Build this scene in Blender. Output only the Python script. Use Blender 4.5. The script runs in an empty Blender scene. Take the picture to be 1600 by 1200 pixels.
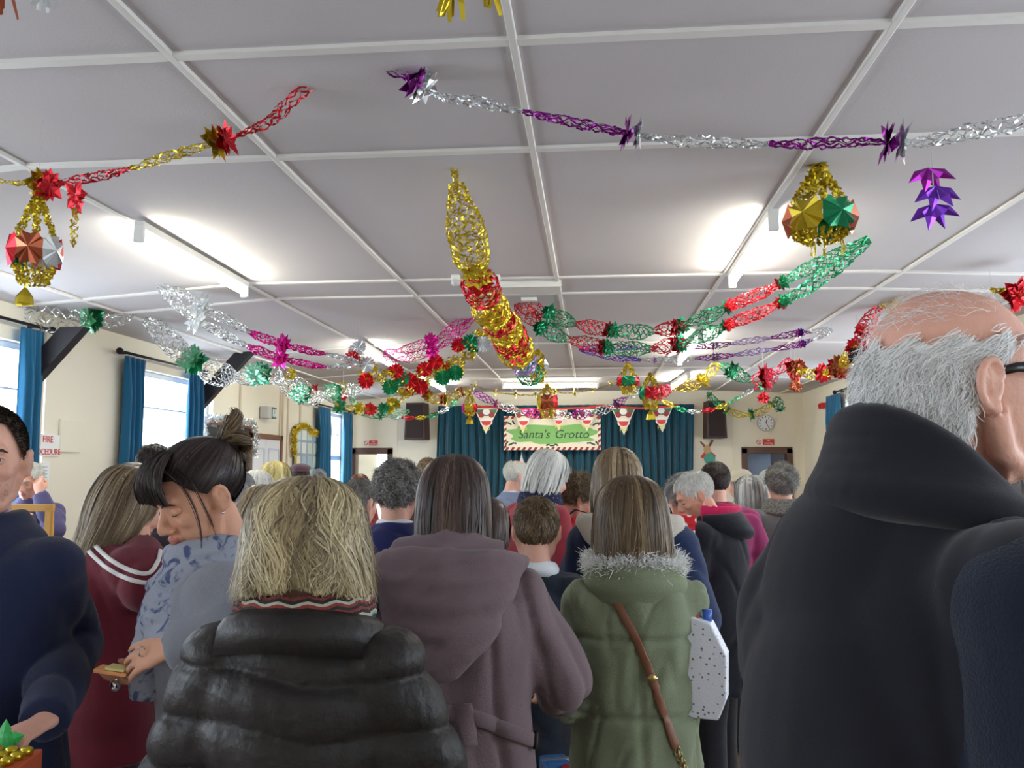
import bpy, bmesh, math, random
import numpy as np
from mathutils import Vector, Matrix, Euler
random.seed(7); rng = np.random.default_rng(7)
PI = math.pi
scene = bpy.context.scene
COL = scene.collection
V = Vector

# ------------------------------------------------------------------ camera
FPX, CAMZ = 1350.0, 1.6
PITCH, YAW = math.radians(5.585), math.radians(5.265)
fwd = V((-math.sin(YAW)*math.cos(PITCH), math.cos(YAW)*math.cos(PITCH), math.sin(PITCH)))
rgt = V((math.cos(YAW), math.sin(YAW), 0))
upv = V((math.sin(YAW)*math.sin(PITCH), -math.cos(YAW)*math.sin(PITCH), math.cos(PITCH)))
CAM = V((0, 0, CAMZ))
cd = bpy.data.cameras.new('camera'); cam = bpy.data.objects.new('camera', cd); COL.objects.link(cam)
cd.sensor_width = 36.0; cd.lens = 36.0*FPX/1600; cd.clip_start = 0.05; cd.clip_end = 200
cam.matrix_world = Matrix(((rgt.x, upv.x, -fwd.x, CAM.x), (rgt.y, upv.y, -fwd.y, CAM.y), (rgt.z, upv.z, -fwd.z, CAM.z), (0, 0, 0, 1)))
scene.camera = cam

def ray(px, py): return (rgt*((px-800)/FPX) + upv*(-(py-600)/FPX) + fwd)
def W(px, py, Y):            # a place seen at a pixel, Y metres down the room
    d = ray(px, py); return CAM + d*(Y/d.y)
def WX(px, py, X):
    d = ray(px, py); return CAM + d*(X/d.x)
def WZ(px, py, z):
    d = ray(px, py); return CAM + d*((z-CAMZ)/d.z)

# ------------------------------------------------------------------ materials
MATS = {}
def new_mat(name):
    m = bpy.data.materials.new(name); m.use_nodes = True
    nt = m.node_tree; b = nt.nodes['Principled BSDF']; return m, nt, b
def srgb(c):
    return tuple(((x/12.92) if x <= .04045 else ((x+.055)/1.055)**2.4) for x in (v/255 for v in c)) + (1,)
def mat(name, rgb, rough=.6, metal=0, bump=0, bscale=60, var=0, vscale=8, sheen=0, spec=.5, emit=None, estr=0, coat=0):
    if name in MATS: return MATS[name]
    m, nt, b = new_mat(name); N, L = nt.nodes, nt.links
    c = srgb(rgb)
    b.inputs['Base Color'].default_value = c
    b.inputs['Roughness'].default_value = rough; b.inputs['Metallic'].default_value = metal
    b.inputs['Specular IOR Level'].default_value = spec
    if sheen: b.inputs['Sheen Weight'].default_value = sheen
    if coat: b.inputs['Coat Weight'].default_value = coat
    if emit: b.inputs['Emission Color'].default_value = srgb(emit); b.inputs['Emission Strength'].default_value = estr
    if bump or var:
        tc = N.new('ShaderNodeTexCoord')
    if var:
        n = N.new('ShaderNodeTexNoise'); n.inputs['Scale'].default_value = vscale; n.inputs['Detail'].default_value = 6
        L.new(tc.outputs['Object'], n.inputs['Vector'])
        mx = N.new('ShaderNodeMix'); mx.data_type = 'RGBA'
        mx.inputs[6].default_value = tuple(x*(1-var) for x in c[:3])+(1,)
        mx.inputs[7].default_value = tuple(min(1, x*(1+var)) for x in c[:3])+(1,)
        L.new(n.outputs['Fac'], mx.inputs[0]); L.new(mx.outputs[2], b.inputs['Base Color'])
    if bump:
        n2 = N.new('ShaderNodeTexNoise'); n2.inputs['Scale'].default_value = bscale; n2.inputs['Detail'].default_value = 5
        L.new(tc.outputs['Object'], n2.inputs['Vector'])
        bp = N.new('ShaderNodeBump'); bp.inputs['Strength'].default_value = bump; bp.inputs['Distance'].default_value = .01
        L.new(n2.outputs['Fac'], bp.inputs['Height']); L.new(bp.outputs['Normal'], b.inputs['Normal'])
    MATS[name] = m; return m
def fabric(name, rgb, rough=.9, bump=.35, bscale=260, var=.12, vscale=14, sheen=.15):
    return mat(name, rgb, rough, 0, bump, bscale, var, vscale, sheen, spec=.25)
def foil(name, rgb, rough=.22):
    return mat('foil_'+name, rgb, rough+.08, .8, spec=.8)
def hair_mat(name, dark, mid, light, rough=.42):
    if name in MATS: return MATS[name]
    m, nt, b = new_mat(name); N, L = nt.nodes, nt.links
    a = N.new('ShaderNodeAttribute'); a.attribute_name = 'tone'
    r = N.new('ShaderNodeValToRGB'); e = r.color_ramp.elements
    e[0].position = .0; e[0].color = srgb(dark); e[1].position = 1; e[1].color = srgb(light)
    k = e.new(.5); k.color = srgb(mid)
    L.new(a.outputs['Fac'], r.inputs['Fac']); L.new(r.outputs['Color'], b.inputs['Base Color'])
    b.inputs['Roughness'].default_value = rough; b.inputs['Specular IOR Level'].default_value = .35
    MATS[name] = m; return m
def pattern_mat(name, base, ink, scale, thresh, rough=.85, kind='noise', soft=.04, bump=.3, bscale=200):
    """printed cloth: an ink colour over a base colour, by a procedural pattern"""
    if name in MATS: return MATS[name]
    m, nt, b = new_mat(name); N, L = nt.nodes, nt.links
    tc = N.new('ShaderNodeTexCoord')
    if kind == 'noise':
        t = N.new('ShaderNodeTexNoise'); t.inputs['Scale'].default_value = scale; t.inputs['Detail'].default_value = 3; out = t.outputs['Fac']
        t.inputs['Distortion'].default_value = 1.2
    elif kind == 'dots':
        t = N.new('ShaderNodeTexVoronoi'); t.inputs['Scale'].default_value = scale; out = t.outputs['Distance']
    else:
        t = N.new('ShaderNodeTexWave'); t.inputs['Scale'].default_value = scale; t.bands_direction = kind; out = t.outputs['Fac']
        t.inputs['Distortion'].default_value = 0
    L.new(tc.outputs['Object'], t.inputs['Vector'])
    r = N.new('ShaderNodeValToRGB'); e = r.color_ramp.elements
    e[0].position = thresh-soft; e[0].color = srgb(ink); e[1].position = thresh+soft; e[1].color = srgb(base)
    L.new(out, r.inputs['Fac']); L.new(r.outputs['Color'], b.inputs['Base Color'])
    b.inputs['Roughness'].default_value = rough; b.inputs['Specular IOR Level'].default_value = .25
    n2 = N.new('ShaderNodeTexNoise'); n2.inputs['Scale'].default_value = bscale
    L.new(tc.outputs['Object'], n2.inputs['Vector'])
    bp = N.new('ShaderNodeBump'); bp.inputs['Strength'].default_value = bump; bp.inputs['Distance'].default_value = .006
    L.new(n2.outputs['Fac'], bp.inputs['Height']); L.new(bp.outputs['Normal'], b.inputs['Normal'])
    MATS[name] = m; return m

# ------------------------------------------------------------------ objects and tags
def tag(o, label=None, cat=None, group=None, kind=None):
    if label: o['label'] = label
    if cat: o['category'] = cat
    if group: o['group'] = group
    if kind: o['kind'] = kind
    return o
def empty(name, loc=(0, 0, 0), rz=0, label=None, cat=None, group=None):
    o = bpy.data.objects.new(name, None); COL.objects.link(o); o.location = loc; o.rotation_euler = (0, 0, rz)
    o.empty_display_size = .1
    return tag(o, label, cat, group)

class MB:
    """collects shapes for ONE mesh"""
    def __init__(s): s.v = []; s.f = []; s.m = []
    def add(s, vs, fs, mi=0):
        b = len(s.v); s.v.extend([tuple(p) for p in vs])
        s.f.extend([tuple(b+i for i in f) for f in fs]); s.m.extend([mi]*len(fs)); return s
    def box(s, c, size, R=None, mi=0):
        hx, hy, hz = (k/2 for k in size); c = V(c)
        ps = [V((x, y, z)) for x in (-hx, hx) for y in (-hy, hy) for z in (-hz, hz)]
        if R is not None: ps = [R @ p for p in ps]
        return s.add([c+p for p in ps], [(0, 1, 3, 2), (4, 6, 7, 5), (0, 4, 5, 1), (2, 3, 7, 6), (0, 2, 6, 4), (1, 5, 7, 3)], mi)
    def box2(s, lo, hi, mi=0):
        return s.box([(a+b)/2 for a, b in zip(lo, hi)], [abs(b-a) for a, b in zip(lo, hi)], None, mi)
    def ell(s, c, r, R=None, nu=16, nv=10, mi=0):
        c = V(c); vs = []; fs = []
        if not hasattr(r, '__len__'): r = (r, r, r)
        vs.append(V((0, 0, r[2])))
        for j in range(1, nv):
            t = PI*j/nv
            for i in range(nu):
                a = 2*PI*i/nu; vs.append(V((r[0]*math.sin(t)*math.cos(a), r[1]*math.sin(t)*math.sin(a), r[2]*math.cos(t))))
        vs.append(V((0, 0, -r[2])))
        for i in range(nu): fs.append((0, 1+i, 1+(i+1) % nu))
        for j in range(nv-2):
            for i in range(nu):
                a = 1+j*nu+i; b = 1+j*nu+(i+1) % nu; fs.append((a, a+nu, b+nu, b))
        l = len(vs)-1; o = 1+(nv-2)*nu
        for i in range(nu): fs.append((o+i, l, o+(i+1) % nu))
        if R is not None: vs = [R @ p for p in vs]
        return s.add([c+p for p in vs], fs, mi)
    def tube(s, pts, rs, n=10, mi=0, side=None, cap=True):
        """rs: radius per point, or (across, thick) pairs with `side` the across direction"""
        pts = [V(p) for p in pts]; k = len(pts)
        if not hasattr(rs, '__len__'): rs = [rs]*k
        vs = []; fs = []; prev = V(side) if side is not None else None
        for i, p in enumerate(pts):
            t = (pts[min(i+1, k-1)]-pts[max(i-1, 0)])
            t = t.normalized() if t.length > 1e-9 else V((0, 0, 1))
            if prev is None:
                prev = V((1, 0, 0)) if abs(t.x) < .8 else V((0, 1, 0))
            a = (prev - t*prev.dot(t))
            a = a.normalized() if a.length > 1e-6 else t.orthogonal().normalized()
            if side is None: prev = a
            b = t.cross(a)
            r = rs[i]; ra, rb = r if hasattr(r, '__len__') else (r, r)
            for j in range(n):
                q = 2*PI*j/n; vs.append(p + a*(ra*math.cos(q)) + b*(rb*math.sin(q)))
        for i in range(k-1):
            for j in range(n):
                x = i*n+j; y = i*n+(j+1) % n; fs.append((x, y, y+n, x+n))
        if cap:
            vs.append(pts[0]); vs.append(pts[-1]); c0 = len(vs)-2; c1 = c0+1
            for j in range(n):
                fs.append((c0, (j+1) % n, j)); fs.append((c1, (k-1)*n+j, (k-1)*n+(j+1) % n))
        return s.add(vs, fs, mi)
    def quad(s, a, b, c, d, mi=0): return s.add([a, b, c, d], [(0, 1, 2, 3)], mi)
    def prism(s, outline, o, ax, ay, n, depth, mi=0):
        """extrude a 2-D outline lying in plane (o, ax, ay) by depth along n"""
        o, ax, ay, n = V(o), V(ax), V(ay), V(n)
        k = len(outline)
        a = [o+ax*x+ay*y for x, y in outline]; b = [p+n*depth for p in a]
        fs = [tuple(range(k-1, -1, -1)), tuple(range(k, 2*k))]
        for i in range(k): j = (i+1) % k; fs.append((i, j, k+j, k+i))
        return s.add(a+b, fs, mi)
    def xf(s, M): s.v = [tuple(M @ V(p)) for p in s.v]; return s
    def build(s, name, mats, parent=None, smooth=False, bevel=0):
        me = bpy.data.meshes.new(name); me.from_pydata(s.v, [], s.f)
        if not isinstance(mats, (list, tuple)): mats = [mats]
        for m in mats: me.materials.append(m)
        if len(mats) > 1: me.polygons.foreach_set('material_index', s.m)
        if smooth: me.polygons.foreach_set('use_smooth', [True]*len(me.polygons))
        me.update(); o = bpy.data.objects.new(name, me); COL.objects.link(o)
        if parent is not None: o.parent = parent
        if bevel:
            b = o.modifiers.new('bevel', 'BEVEL'); b.width = bevel; b.segments = 2; b.limit_method = 'ANGLE'
        return o

def np_mesh(name, v, f, mats, parent=None, smooth=True, tone=None, mi=None):
    """fast mesh from numpy arrays; f is (n, 4) or (n, 3)"""
    me = bpy.data.meshes.new(name); n = len(f); k = f.shape[1]
    me.vertices.add(len(v)); me.vertices.foreach_set('co', np.asarray(v, dtype=np.float32).ravel())
    me.loops.add(n*k); me.loops.foreach_set('vertex_index', f.astype(np.int32).ravel())
    me.polygons.add(n); me.polygons.foreach_set('loop_start', np.arange(0, n*k, k, dtype=np.int32))
    if not isinstance(mats, (list, tuple)): mats = [mats]
    for m in mats: me.materials.append(m)
    if mi is not None: me.polygons.foreach_set('material_index', np.asarray(mi, dtype=np.int32))
    me.polygons.foreach_set('use_smooth', np.full(n, smooth))
    me.update(calc_edges=True); me.validate()
    if tone is not None:
        a = me.attributes.new('tone', 'FLOAT', 'POINT'); a.data.foreach_set('value', np.asarray(tone, dtype=np.float32))
    o = bpy.data.objects.new(name, me); COL.objects.link(o)
    if parent is not None: o.parent = parent
    return o

def waves(p, freqs, seed, n=6):
    """cheap smooth noise: sums of sines along random directions, p is (N,3), freqs (fx,fy,fz)"""
    r = np.random.default_rng(seed); out = np.zeros(len(p))
    q = p*np.array(freqs)
    for i in range(n):
        d = r.normal(size=3); ph = r.uniform(0, 6.28)
        out += np.sin(q @ d + ph + .7*np.sin(q @ r.normal(size=3) + r.uniform(0, 6.28)))
    return out/n**.5

def remesh(mb, name, mats, parent, voxel, smooth=2, post=None, pick=None, factor=.5):
    """union of the collected closed shapes as one continuous skin"""
    me = bpy.data.meshes.new('tmp'); me.from_pydata(mb.v, [], mb.f); me.update()
    o = bpy.data.objects.new('tmp', me); COL.objects.link(o)
    m = o.modifiers.new('r', 'REMESH'); m.mode = 'VOXEL'; m.voxel_size = voxel; m.adaptivity = 0
    if smooth:
        s = o.modifiers.new('s', 'SMOOTH'); s.iterations = smooth; s.factor = factor
    dg = bpy.context.evaluated_depsgraph_get(); dg.update()
    out = bpy.data.meshes.new_from_object(o.evaluated_get(dg)); out.name = name
    bpy.data.objects.remove(o); bpy.data.meshes.remove(me)
    n = len(out.vertices); co = np.zeros(n*3, dtype=np.float32); out.vertices.foreach_get('co', co); co = co.reshape(-1, 3).astype(float)
    if post:
        for fn in (post if isinstance(post, (list, tuple)) else [post]):
            no = np.zeros(n*3, dtype=np.float32); out.vertex_normals.foreach_get('vector', no); no = no.reshape(-1, 3)
            co = fn(co, no)
            out.vertices.foreach_set('co', co.astype(np.float32).ravel()); out.update()
    out.materials.clear()
    if not isinstance(mats, (list, tuple)): mats = [mats]
    for mm in mats: out.materials.append(mm)
    k = len(out.polygons)
    mi = np.zeros(k, dtype=np.int32)
    if pick is not None:
        c = np.zeros(k*3, dtype=np.float32); out.polygons.foreach_get('center', c); mi = pick(c.reshape(-1, 3).astype(float)).astype(np.int32)
    out.polygons.foreach_set('material_index', mi)
    out.polygons.foreach_set('use_smooth', np.full(k, True)); out.update()
    ob = bpy.data.objects.new(name, out); COL.objects.link(ob)
    if parent is not None: ob.parent = parent
    return ob

def text_obj(name, s, size, M, m, parent=None, shear=0, extrude=.001, align='CENTER', space=1):
    c = bpy.data.curves.new(name, 'FONT'); c.body = s; c.size = size; c.align_x = align; c.align_y = 'CENTER'
    c.extrude = extrude; c.shear = shear; c.space_character = space; c.materials.append(m)
    t = bpy.data.objects.new('tmp', c); COL.objects.link(t); dg = bpy.context.evaluated_depsgraph_get(); dg.update()
    me = bpy.data.meshes.new_from_object(t.evaluated_get(dg)); bpy.data.objects.remove(t); bpy.data.curves.remove(c); me.name = name
    if not me.materials: me.materials.append(m)
    o = bpy.data.objects.new(name, me); COL.objects.link(o); o.parent = parent; o.matrix_local = M
    return o
def plane_M(o, ax, ay):
    ax = V(ax).normalized(); ay = V(ay).normalized(); n = ax.cross(ay)
    return Matrix(((ax.x, ay.x, n.x, o[0]), (ax.y, ay.y, n.y, o[1]), (ax.z, ay.z, n.z, o[2]), (0, 0, 0, 1)))

def resample(pts, n):
    L = [0]
    for a, b in zip(pts, pts[1:]): L.append(L[-1]+(b-a).length)
    # smooth Catmull-Rom by arc length
    def at(s):
        s *= L[-1]; i = 0
        while i < len(pts)-2 and L[i+1] < s: i += 1
        u = (s-L[i])/max(1e-9, L[i+1]-L[i]); p0 = pts[max(i-1, 0)]; p1 = pts[i]; p2 = pts[i+1]; p3 = pts[min(i+2, len(pts)-1)]
        return .5*((2*p1)+(p2-p0)*u+(2*p0-5*p1+4*p2-p3)*u*u+(3*p1-p0-3*p2+p3)*u**3)
    return at, L[-1]
def frame(t):
    t = t.normalized(); up = V((0, 0, 1)) if abs(t.z) < .9 else V((0, 1, 0))
    a = t.cross(up).normalized(); return t, a, a.cross(t).normalized()
from mathutils.bvhtree import BVHTree
def on_surface(ob, pixels, parent, lift=.004, n=24):
    """points (in the parent's space) where the lines of sight through the given pixels meet a garment"""
    bpy.context.view_layer.update()
    mw = ob.matrix_world; bv = BVHTree.FromPolygons([mw @ v.co for v in ob.data.vertices], [tuple(p.vertices) for p in ob.data.polygons])
    Q = [V((x, y, 0)) for x, y in pixels]; at, _ = resample(Q, 0); out = []; pi = parent.matrix_world.inverted()
    for i in range(n+1):
        q = at(i/n); d = ray(q.x, q.y).normalized(); h = bv.ray_cast(CAM, d)
        if h[0] is not None: out.append((pi @ (h[0]+h[1]*lift), (pi.to_3x3() @ h[1]).normalized()))
    return out
def ribbon_on(name, pts, w, th, m, parent):
    b = MB(); k = len(pts)
    if k < 2: return None
    vs = []
    for i, (p, nn) in enumerate(pts):
        t = (pts[min(i+1, k-1)][0]-pts[max(i-1, 0)][0]).normalized(); s = t.cross(nn).normalized()*w/2
        vs += [p-s-nn*th, p-s+nn*th*.3, p-s*.8+nn*th, p+s*.8+nn*th, p+s+nn*th*.3, p+s-nn*th]
    fs = [(i*6+j, i*6+(j+1) % 6, (i+1)*6+(j+1) % 6, (i+1)*6+j) for i in range(k-1) for j in range(6)]+[(5, 4, 3, 2, 1, 0), tuple((k-1)*6+j for j in range(6))]
    return b.add(vs, fs).build(name, m, parent, True)
# ------------------------------------------------------------------ the hall
XL, XR, YF, YB = -4.42, 3.73, 15.7, -3.0
ZC, ZL, ZR = 3.0, 2.86, 2.93
M_wall = mat('cream_wall_paint', (234, 227, 209), .85, bump=.05, bscale=30, var=.02, vscale=2)
M_ceil = mat('ceiling_board_paint', (194, 189, 190), .9, bump=.12, bscale=90, var=.02, vscale=3)
M_batten = mat('ceiling_batten_paint', (222, 219, 214), .6)
M_floor = mat('worn_wood_floor', (118, 92, 66), .5, bump=.1, bscale=20, var=.2, vscale=5)
M_white = mat('white_gloss_paint', (235, 236, 240), .35)
M_frame = mat('window_frame_paint', (205, 215, 230), .4)
M_black = mat('black_stained_wood', (30, 28, 34), .5, bump=.2, bscale=40)
M_wood = mat('brown_varnished_wood', (120, 78, 52), .5, var=.25, vscale=20)
M_dwood = mat('dark_door_frame_wood', (92, 66, 56), .5, var=.2, vscale=20)
M_iron = mat('dark_iron', (45, 38, 40), .45, .6)
M_grey = mat('grey_plastic', (190, 190, 188), .5)

def structure(o): o['kind'] = 'structure'; return o

structure(MB().box2((XL-.2, YB-.2, -.1), (XR+.2, YF+.2, 0)).build('floor', M_floor))
# ceiling: flat in the middle, falling slightly to the eaves
XA, XB = -2.6, 2.0
def ceil_z(x):
    if x < XA: return ZC + (ZL-ZC)*(XA-x)/(XA-XL)
    if x > XB: return ZC + (ZR-ZC)*(x-XB)/(XR-XB)
    return ZC
c = MB(); prof = [(XL-.2, ceil_z(XL-.2)), (XA, ZC), (XB, ZC), (XR+.2, ceil_z(XR+.2))]
c.prism([(x, z) for x, z in prof] + [(XR+.2, 3.25), (XL-.2, 3.25)], (0, YB-.2, 0), (1, 0, 0), (0, 0, 1), (0, 1, 0), YF-YB+.4)
structure(c.build('ceiling', M_ceil))
# battens over the board joints
def batten_long(x, w=.028):
    z = ceil_z(x); structure(MB().box2((x-w/2, YB, z-.016), (x+w/2, YF, z+.01)).build('trim_%d' % nb[0], M_batten, bevel=.004)); nb[0] += 1
nb = [1]
for x in (-3.9, -2.6, -1.41, -.245, .96, 2.2, 3.35): batten_long(x)
ys = [WZ(820, 60, 3).y, WZ(850, 230, 3).y, WZ(880, 432, 3).y, WZ(890, 457, 3).y, WZ(900, 535, 3).y, WZ(905, 575, 3).y]
for y in [-.9, 1.2] + ys + [13.2]:
    b = MB()
    for x0, x1 in ((XL, XA), (XA, XB), (XB, XR)):
        z0, z1 = ceil_z(x0), ceil_z(x1)
        b.add([(x0, y-.022, z0-.014), (x1, y-.022, z1-.014), (x1, y+.022, z1-.014), (x0, y+.022, z0-.014),
               (x0, y-.022, z0+.01), (x1, y-.022, z1+.01), (x1, y+.022, z1+.01), (x0, y+.022, z0+.01)],
              [(0, 3, 2, 1), (4, 5, 6, 7), (0, 1, 5, 4), (2, 3, 7, 6), (1, 2, 6, 5), (3, 0, 4, 7)])
    structure(b.build('trim_%d' % nb[0], M_batten)); nb[0] += 1

def side_wall(name, X, openings, out):
    """openings: (y0, y1, z0, z1)"""
    b = MB(); x0, x1 = sorted((X, X+out*.18)); y = YB
    for (a, e, z0, z1) in sorted(openings):
        b.box2((x0, y, 0), (x1, a, 3.05)); b.box2((x0, a, 0), (x1, e, z0)); b.box2((x0, a, z1), (x1, e, 3.05)); y = e
    b.box2((x0, y, 0), (x1, YF, 3.05))
    return structure(b.build(name, M_wall))
WL = [(-2.2, -.4, .95, 2.58), (1.2, 3.0, .95, 2.58), (4.75, 6.62, .95, 2.58), (8.1, 9.75, .95, 2.58), (13.9, 15.2, .95, 2.55)]
WR = [(-2.2, -.4, .95, 2.6), (1.2, 3.0, .95, 2.6), (4.8, 6.4, .95, 2.6), (8.2, 9.8, .95, 2.6), (11.6, 13.1, .95, 2.6)]
side_wall('wall_left', XL, WL, -1); side_wall('wall_right', XR, WR, 1)
# far wall with two door openings
pl0, pl1 = W(550, 702, YF).x, W(612, 702, YF).x
pr0, pr1 = W(1160, 702, YF).x, W(1236, 702, YF).x
ZD = W(580, 703, YF).z
b = MB()
for a, e in ((XL-.18, pl0), (pl1, pr0), (pr1, XR+.18)): b.box2((a, YF, 0), (e, YF+.16, 3.05))
for a, e in ((pl0, pl1), (pr0, pr1)): b.box2((a, YF, ZD), (e, YF+.16, 3.05))
structure(b.build('wall_far', M_wall))
structure(MB().box2((XL-.18, YB-.16, 0), (XR+.18, YB, 3.05)).build('wall_back', M_wall))
# rooms behind the two doorways
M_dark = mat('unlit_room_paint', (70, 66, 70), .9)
structure(MB().box2((pr0-.8, YF+1.9, 0), (pr1+.8, YF+2.0, 2.6)).box2((pr0-.9, YF+.17, 0), (pr0-.8, YF+2, 2.6)).box2((pr1+.8, YF+.17, 0), (pr1+.9, YF+2, 2.6))
          .box2((pr0-.9, YF+.17, 2.6), (pr1+.9, YF+2, 2.7)).box2((pr0-.9, YF+.17, -.1), (pr1+.9, YF+2, 0)).build('wall_side_room', M_dark))
structure(MB().box2((pl0-.9, YF+2.4, 0), (pl0-.15, YF+2.5, 2.6)).box2((pl0+.62, YF+2.4, 0), (pl1+.8, YF+2.5, 2.6)).box2((pl0-.15, YF+2.4, 0), (pl0+.62, YF+2.5, .9))
          .box2((pl0-1, YF+.17, 0), (pl0-.9, YF+2.5, 2.6)).box2((pl1+.3, YF+.17, 0), (pl1+.4, YF+2.5, 2.6))
          .box2((pl0-1, YF+.17, 2.6), (pl1+.4, YF+2.5, 2.7)).box2((pl0-1, YF+.17, -.1), (pl1+.4, YF+2.5, 0)).build('wall_lobby', M_wall))
for n, (a, e) in enumerate(((pl0, pl1), (pr0, pr1)), 1):
    d = MB(); d.box2((a-.02, YF-.03, 0), (a+.08, YF+.17, ZD+.02)).box2((e-.08, YF-.03, 0), (e+.02, YF+.17, ZD+.02)).box2((a-.02, YF-.03, ZD-.08), (e+.02, YF+.17, ZD+.04))
    structure(d.build('trim_%d' % nb[0], M_dwood, bevel=.006)); nb[0] += 1
# a door leaf standing open behind each opening
dl = empty('door_1'); structure(dl)
R = Matrix.Rotation(math.radians(75), 3, 'Z')
MB().box(V((pl0+.13, YF+.55, .98)), (.75, .04, 1.93), R).build('panel', M_white, dl)
dl = empty('door_2'); structure(dl)
MB().box(V((pr0+.3, YF+.3, .97)), (.5, .04, 1.9), Matrix.Rotation(math.radians(12), 3, 'Z')).build('panel', mat('pale_blue_door_paint', (140, 160, 190), .4), dl)
# skirting, wall battens and vertical joints of the wall boards
M_joint = mat('wall_batten_paint', (214, 200, 178), .7)
structure(MB().box2((XL, YB, 0), (XL+.02, YF, .12)).build('baseboard_left', M_dwood))
structure(MB().box2((XR-.02, YB, 0), (XR, YF, .12)).build('baseboard_right', M_dwood))
structure(MB().box2((pl1+.02, YF-.02, 0), (pr0-.02, YF, .12)).build('baseboard_far', M_dwood))
for (px, py) in ((375, 600), (437, 640), (441, 640), (449, 640), (64, 570), (468, 650)):
    p = WX(px, py, XL); z0 = 0
    structure(MB().box2((XL, p.y-.022, z0), (XL+.02, p.y+.022, 2.86)).build('trim_%d' % nb[0], M_joint)); nb[0] += 1
for px in (620, 1145, 1246-2):
    p = W(px, 650, YF)
    structure(MB().box2((p.x-.02, YF-.012, 0), (p.x+.02, YF, 2.98)).build('trim_%d' % nb[0], M_wall)); nb[0] += 1
structure(MB().box2((XL, YF-.03, 2.84), (XR, YF, 2.93)).build('trim_%d' % nb[0], M_wall)); nb[0] += 1
# windows
nt_ = bpy.data.materials.new('window_glass'); nt_.use_nodes = True
t = nt_.node_tree; t.nodes.clear()
o_ = t.nodes.new('ShaderNodeOutputMaterial'); tr = t.nodes.new('ShaderNodeBsdfTransparent'); gl = t.nodes.new('ShaderNodeBsdfGlossy'); mx = t.nodes.new('ShaderNodeMixShader')
gl.inputs['Roughness'].default_value = .02; mx.inputs[0].default_value = .05
t.links.new(tr.outputs[0], mx.inputs[1]); t.links.new(gl.outputs[0], mx.inputs[2]); t.links.new(mx.outputs[0], o_.inputs[0])
M_glass = nt_
wn = 1
for X, ops, out in ((XL, WL, -1), (XR, WR, 1)):
    for (y0, y1, z0, z1) in ops:
        w = empty('window_%d' % wn, (X+out*.1, (y0+y1)/2, z0)); structure(w); wn += 1
        hy = (y1-y0)/2; H = z1-z0
        fr = MB(); t = .055
        fr.box2((-.035, -hy, 0), (.035, -hy+t, H)).box2((-.035, hy-t, 0), (.035, hy, H)).box2((-.035, -hy, 0), (.035, hy, t)).box2((-.035, -hy, H-t), (.035, hy, H))
        zt = H*.52; fr.box2((-.035, -hy, zt-.04), (.035, hy, zt+.04))
        fr.build('window_frame', M_frame, w, bevel=.005)
        g = MB(); g.box2((-.004, -hy+t, H*.78-.009), (.004, hy-t, H*.78+.009)).box2((-.006, -.012, t), (.006, .012, zt-.04)); g.build('glazing_bar', M_frame, w)
        MB().box2((-.003, -hy+t, t), (.003, hy-t, H-t)).build('pane', M_glass, w)
        xs = sorted((-out*.1, -out*.16+ -out*.02)); MB().box2((xs[0], -hy-.04, -.05), (xs[1]+.0, hy+.04, -.01)).build('window_sill', M_white, w)
        lt = bpy.data.lights.new('daylight', 'AREA'); lt.shape = 'RECTANGLE'; lt.size = H; lt.size_y = y1-y0
        lt.cycles.is_portal = True
        lo = bpy.data.objects.new('daylight', lt); COL.objects.link(lo)
        lo.location = (X+out*.2, (y0+y1)/2, (z0+z1)/2); lo.rotation_euler = (0, -out*-PI/2 if out < 0 else PI/2, 0)
        lo.rotation_euler = (0, PI/2*out, 0)
# ------------------------------------------------------------------ curtains
M_teal = fabric('teal_curtain_cloth', (22, 92, 130), .75, .15, 120, .1, 5, .3)
M_stage = fabric('deep_teal_stage_cloth', (12, 74, 94), .8, .15, 120, .12, 4, .25)
def cloth(name, p0, p1, zt, zb, folds, depth, m, parent=None, waist=None, seed=0, n=140, nz=26, bulge=None):
    """hanging gathered cloth from p0 to p1 (xy)"""
    r = np.random.default_rng(seed); p0 = np.array(p0, float); p1 = np.array(p1, float)
    d = p1-p0; L = np.linalg.norm(d); d /= L; nn = np.array([-d[1], d[0]])
    u = np.linspace(0, 1, n); z = np.linspace(0, 1, nz); ph = r.uniform(0, 6.28, 4)
    U, Z = np.meshgrid(u, z)
    amp = depth*(.35+.65*np.clip(Z*5, 0, 1))
    y = amp*(np.sin(2*PI*folds*U+ph[0]+.8*np.sin(3*PI*U+ph[1])+.35*Z) + .35*np.sin(2*PI*folds*2.3*U+ph[2]+Z) + .3*np.sin(2*PI*folds*.4*U+ph[3]))
    w = np.ones_like(Z)
    if waist: w = 1-waist[0]*np.exp(-((Z-waist[1])/waist[2])**2)
    side = (U-.5)*w+.5 + .012*np.sin(9*U+3*Z+ph[1])
    x = p0[0]+d[0]*L*side+nn[0]*y; yy = p0[1]+d[1]*L*side+nn[1]*y; zz = zt+(zb-zt)*Z
    v = np.stack([x, yy, zz], -1).reshape(-1, 3)
    i = np.arange((nz-1)*n).reshape(nz-1, n)[:, :-1].ravel()
    f = np.stack([i, i+1, i+1+n, i+n], 1)
    o = np_mesh(name, v, f, m, parent)
    s = o.modifiers.new('thickness', 'SOLIDIFY'); s.thickness = .004
    return o
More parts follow.
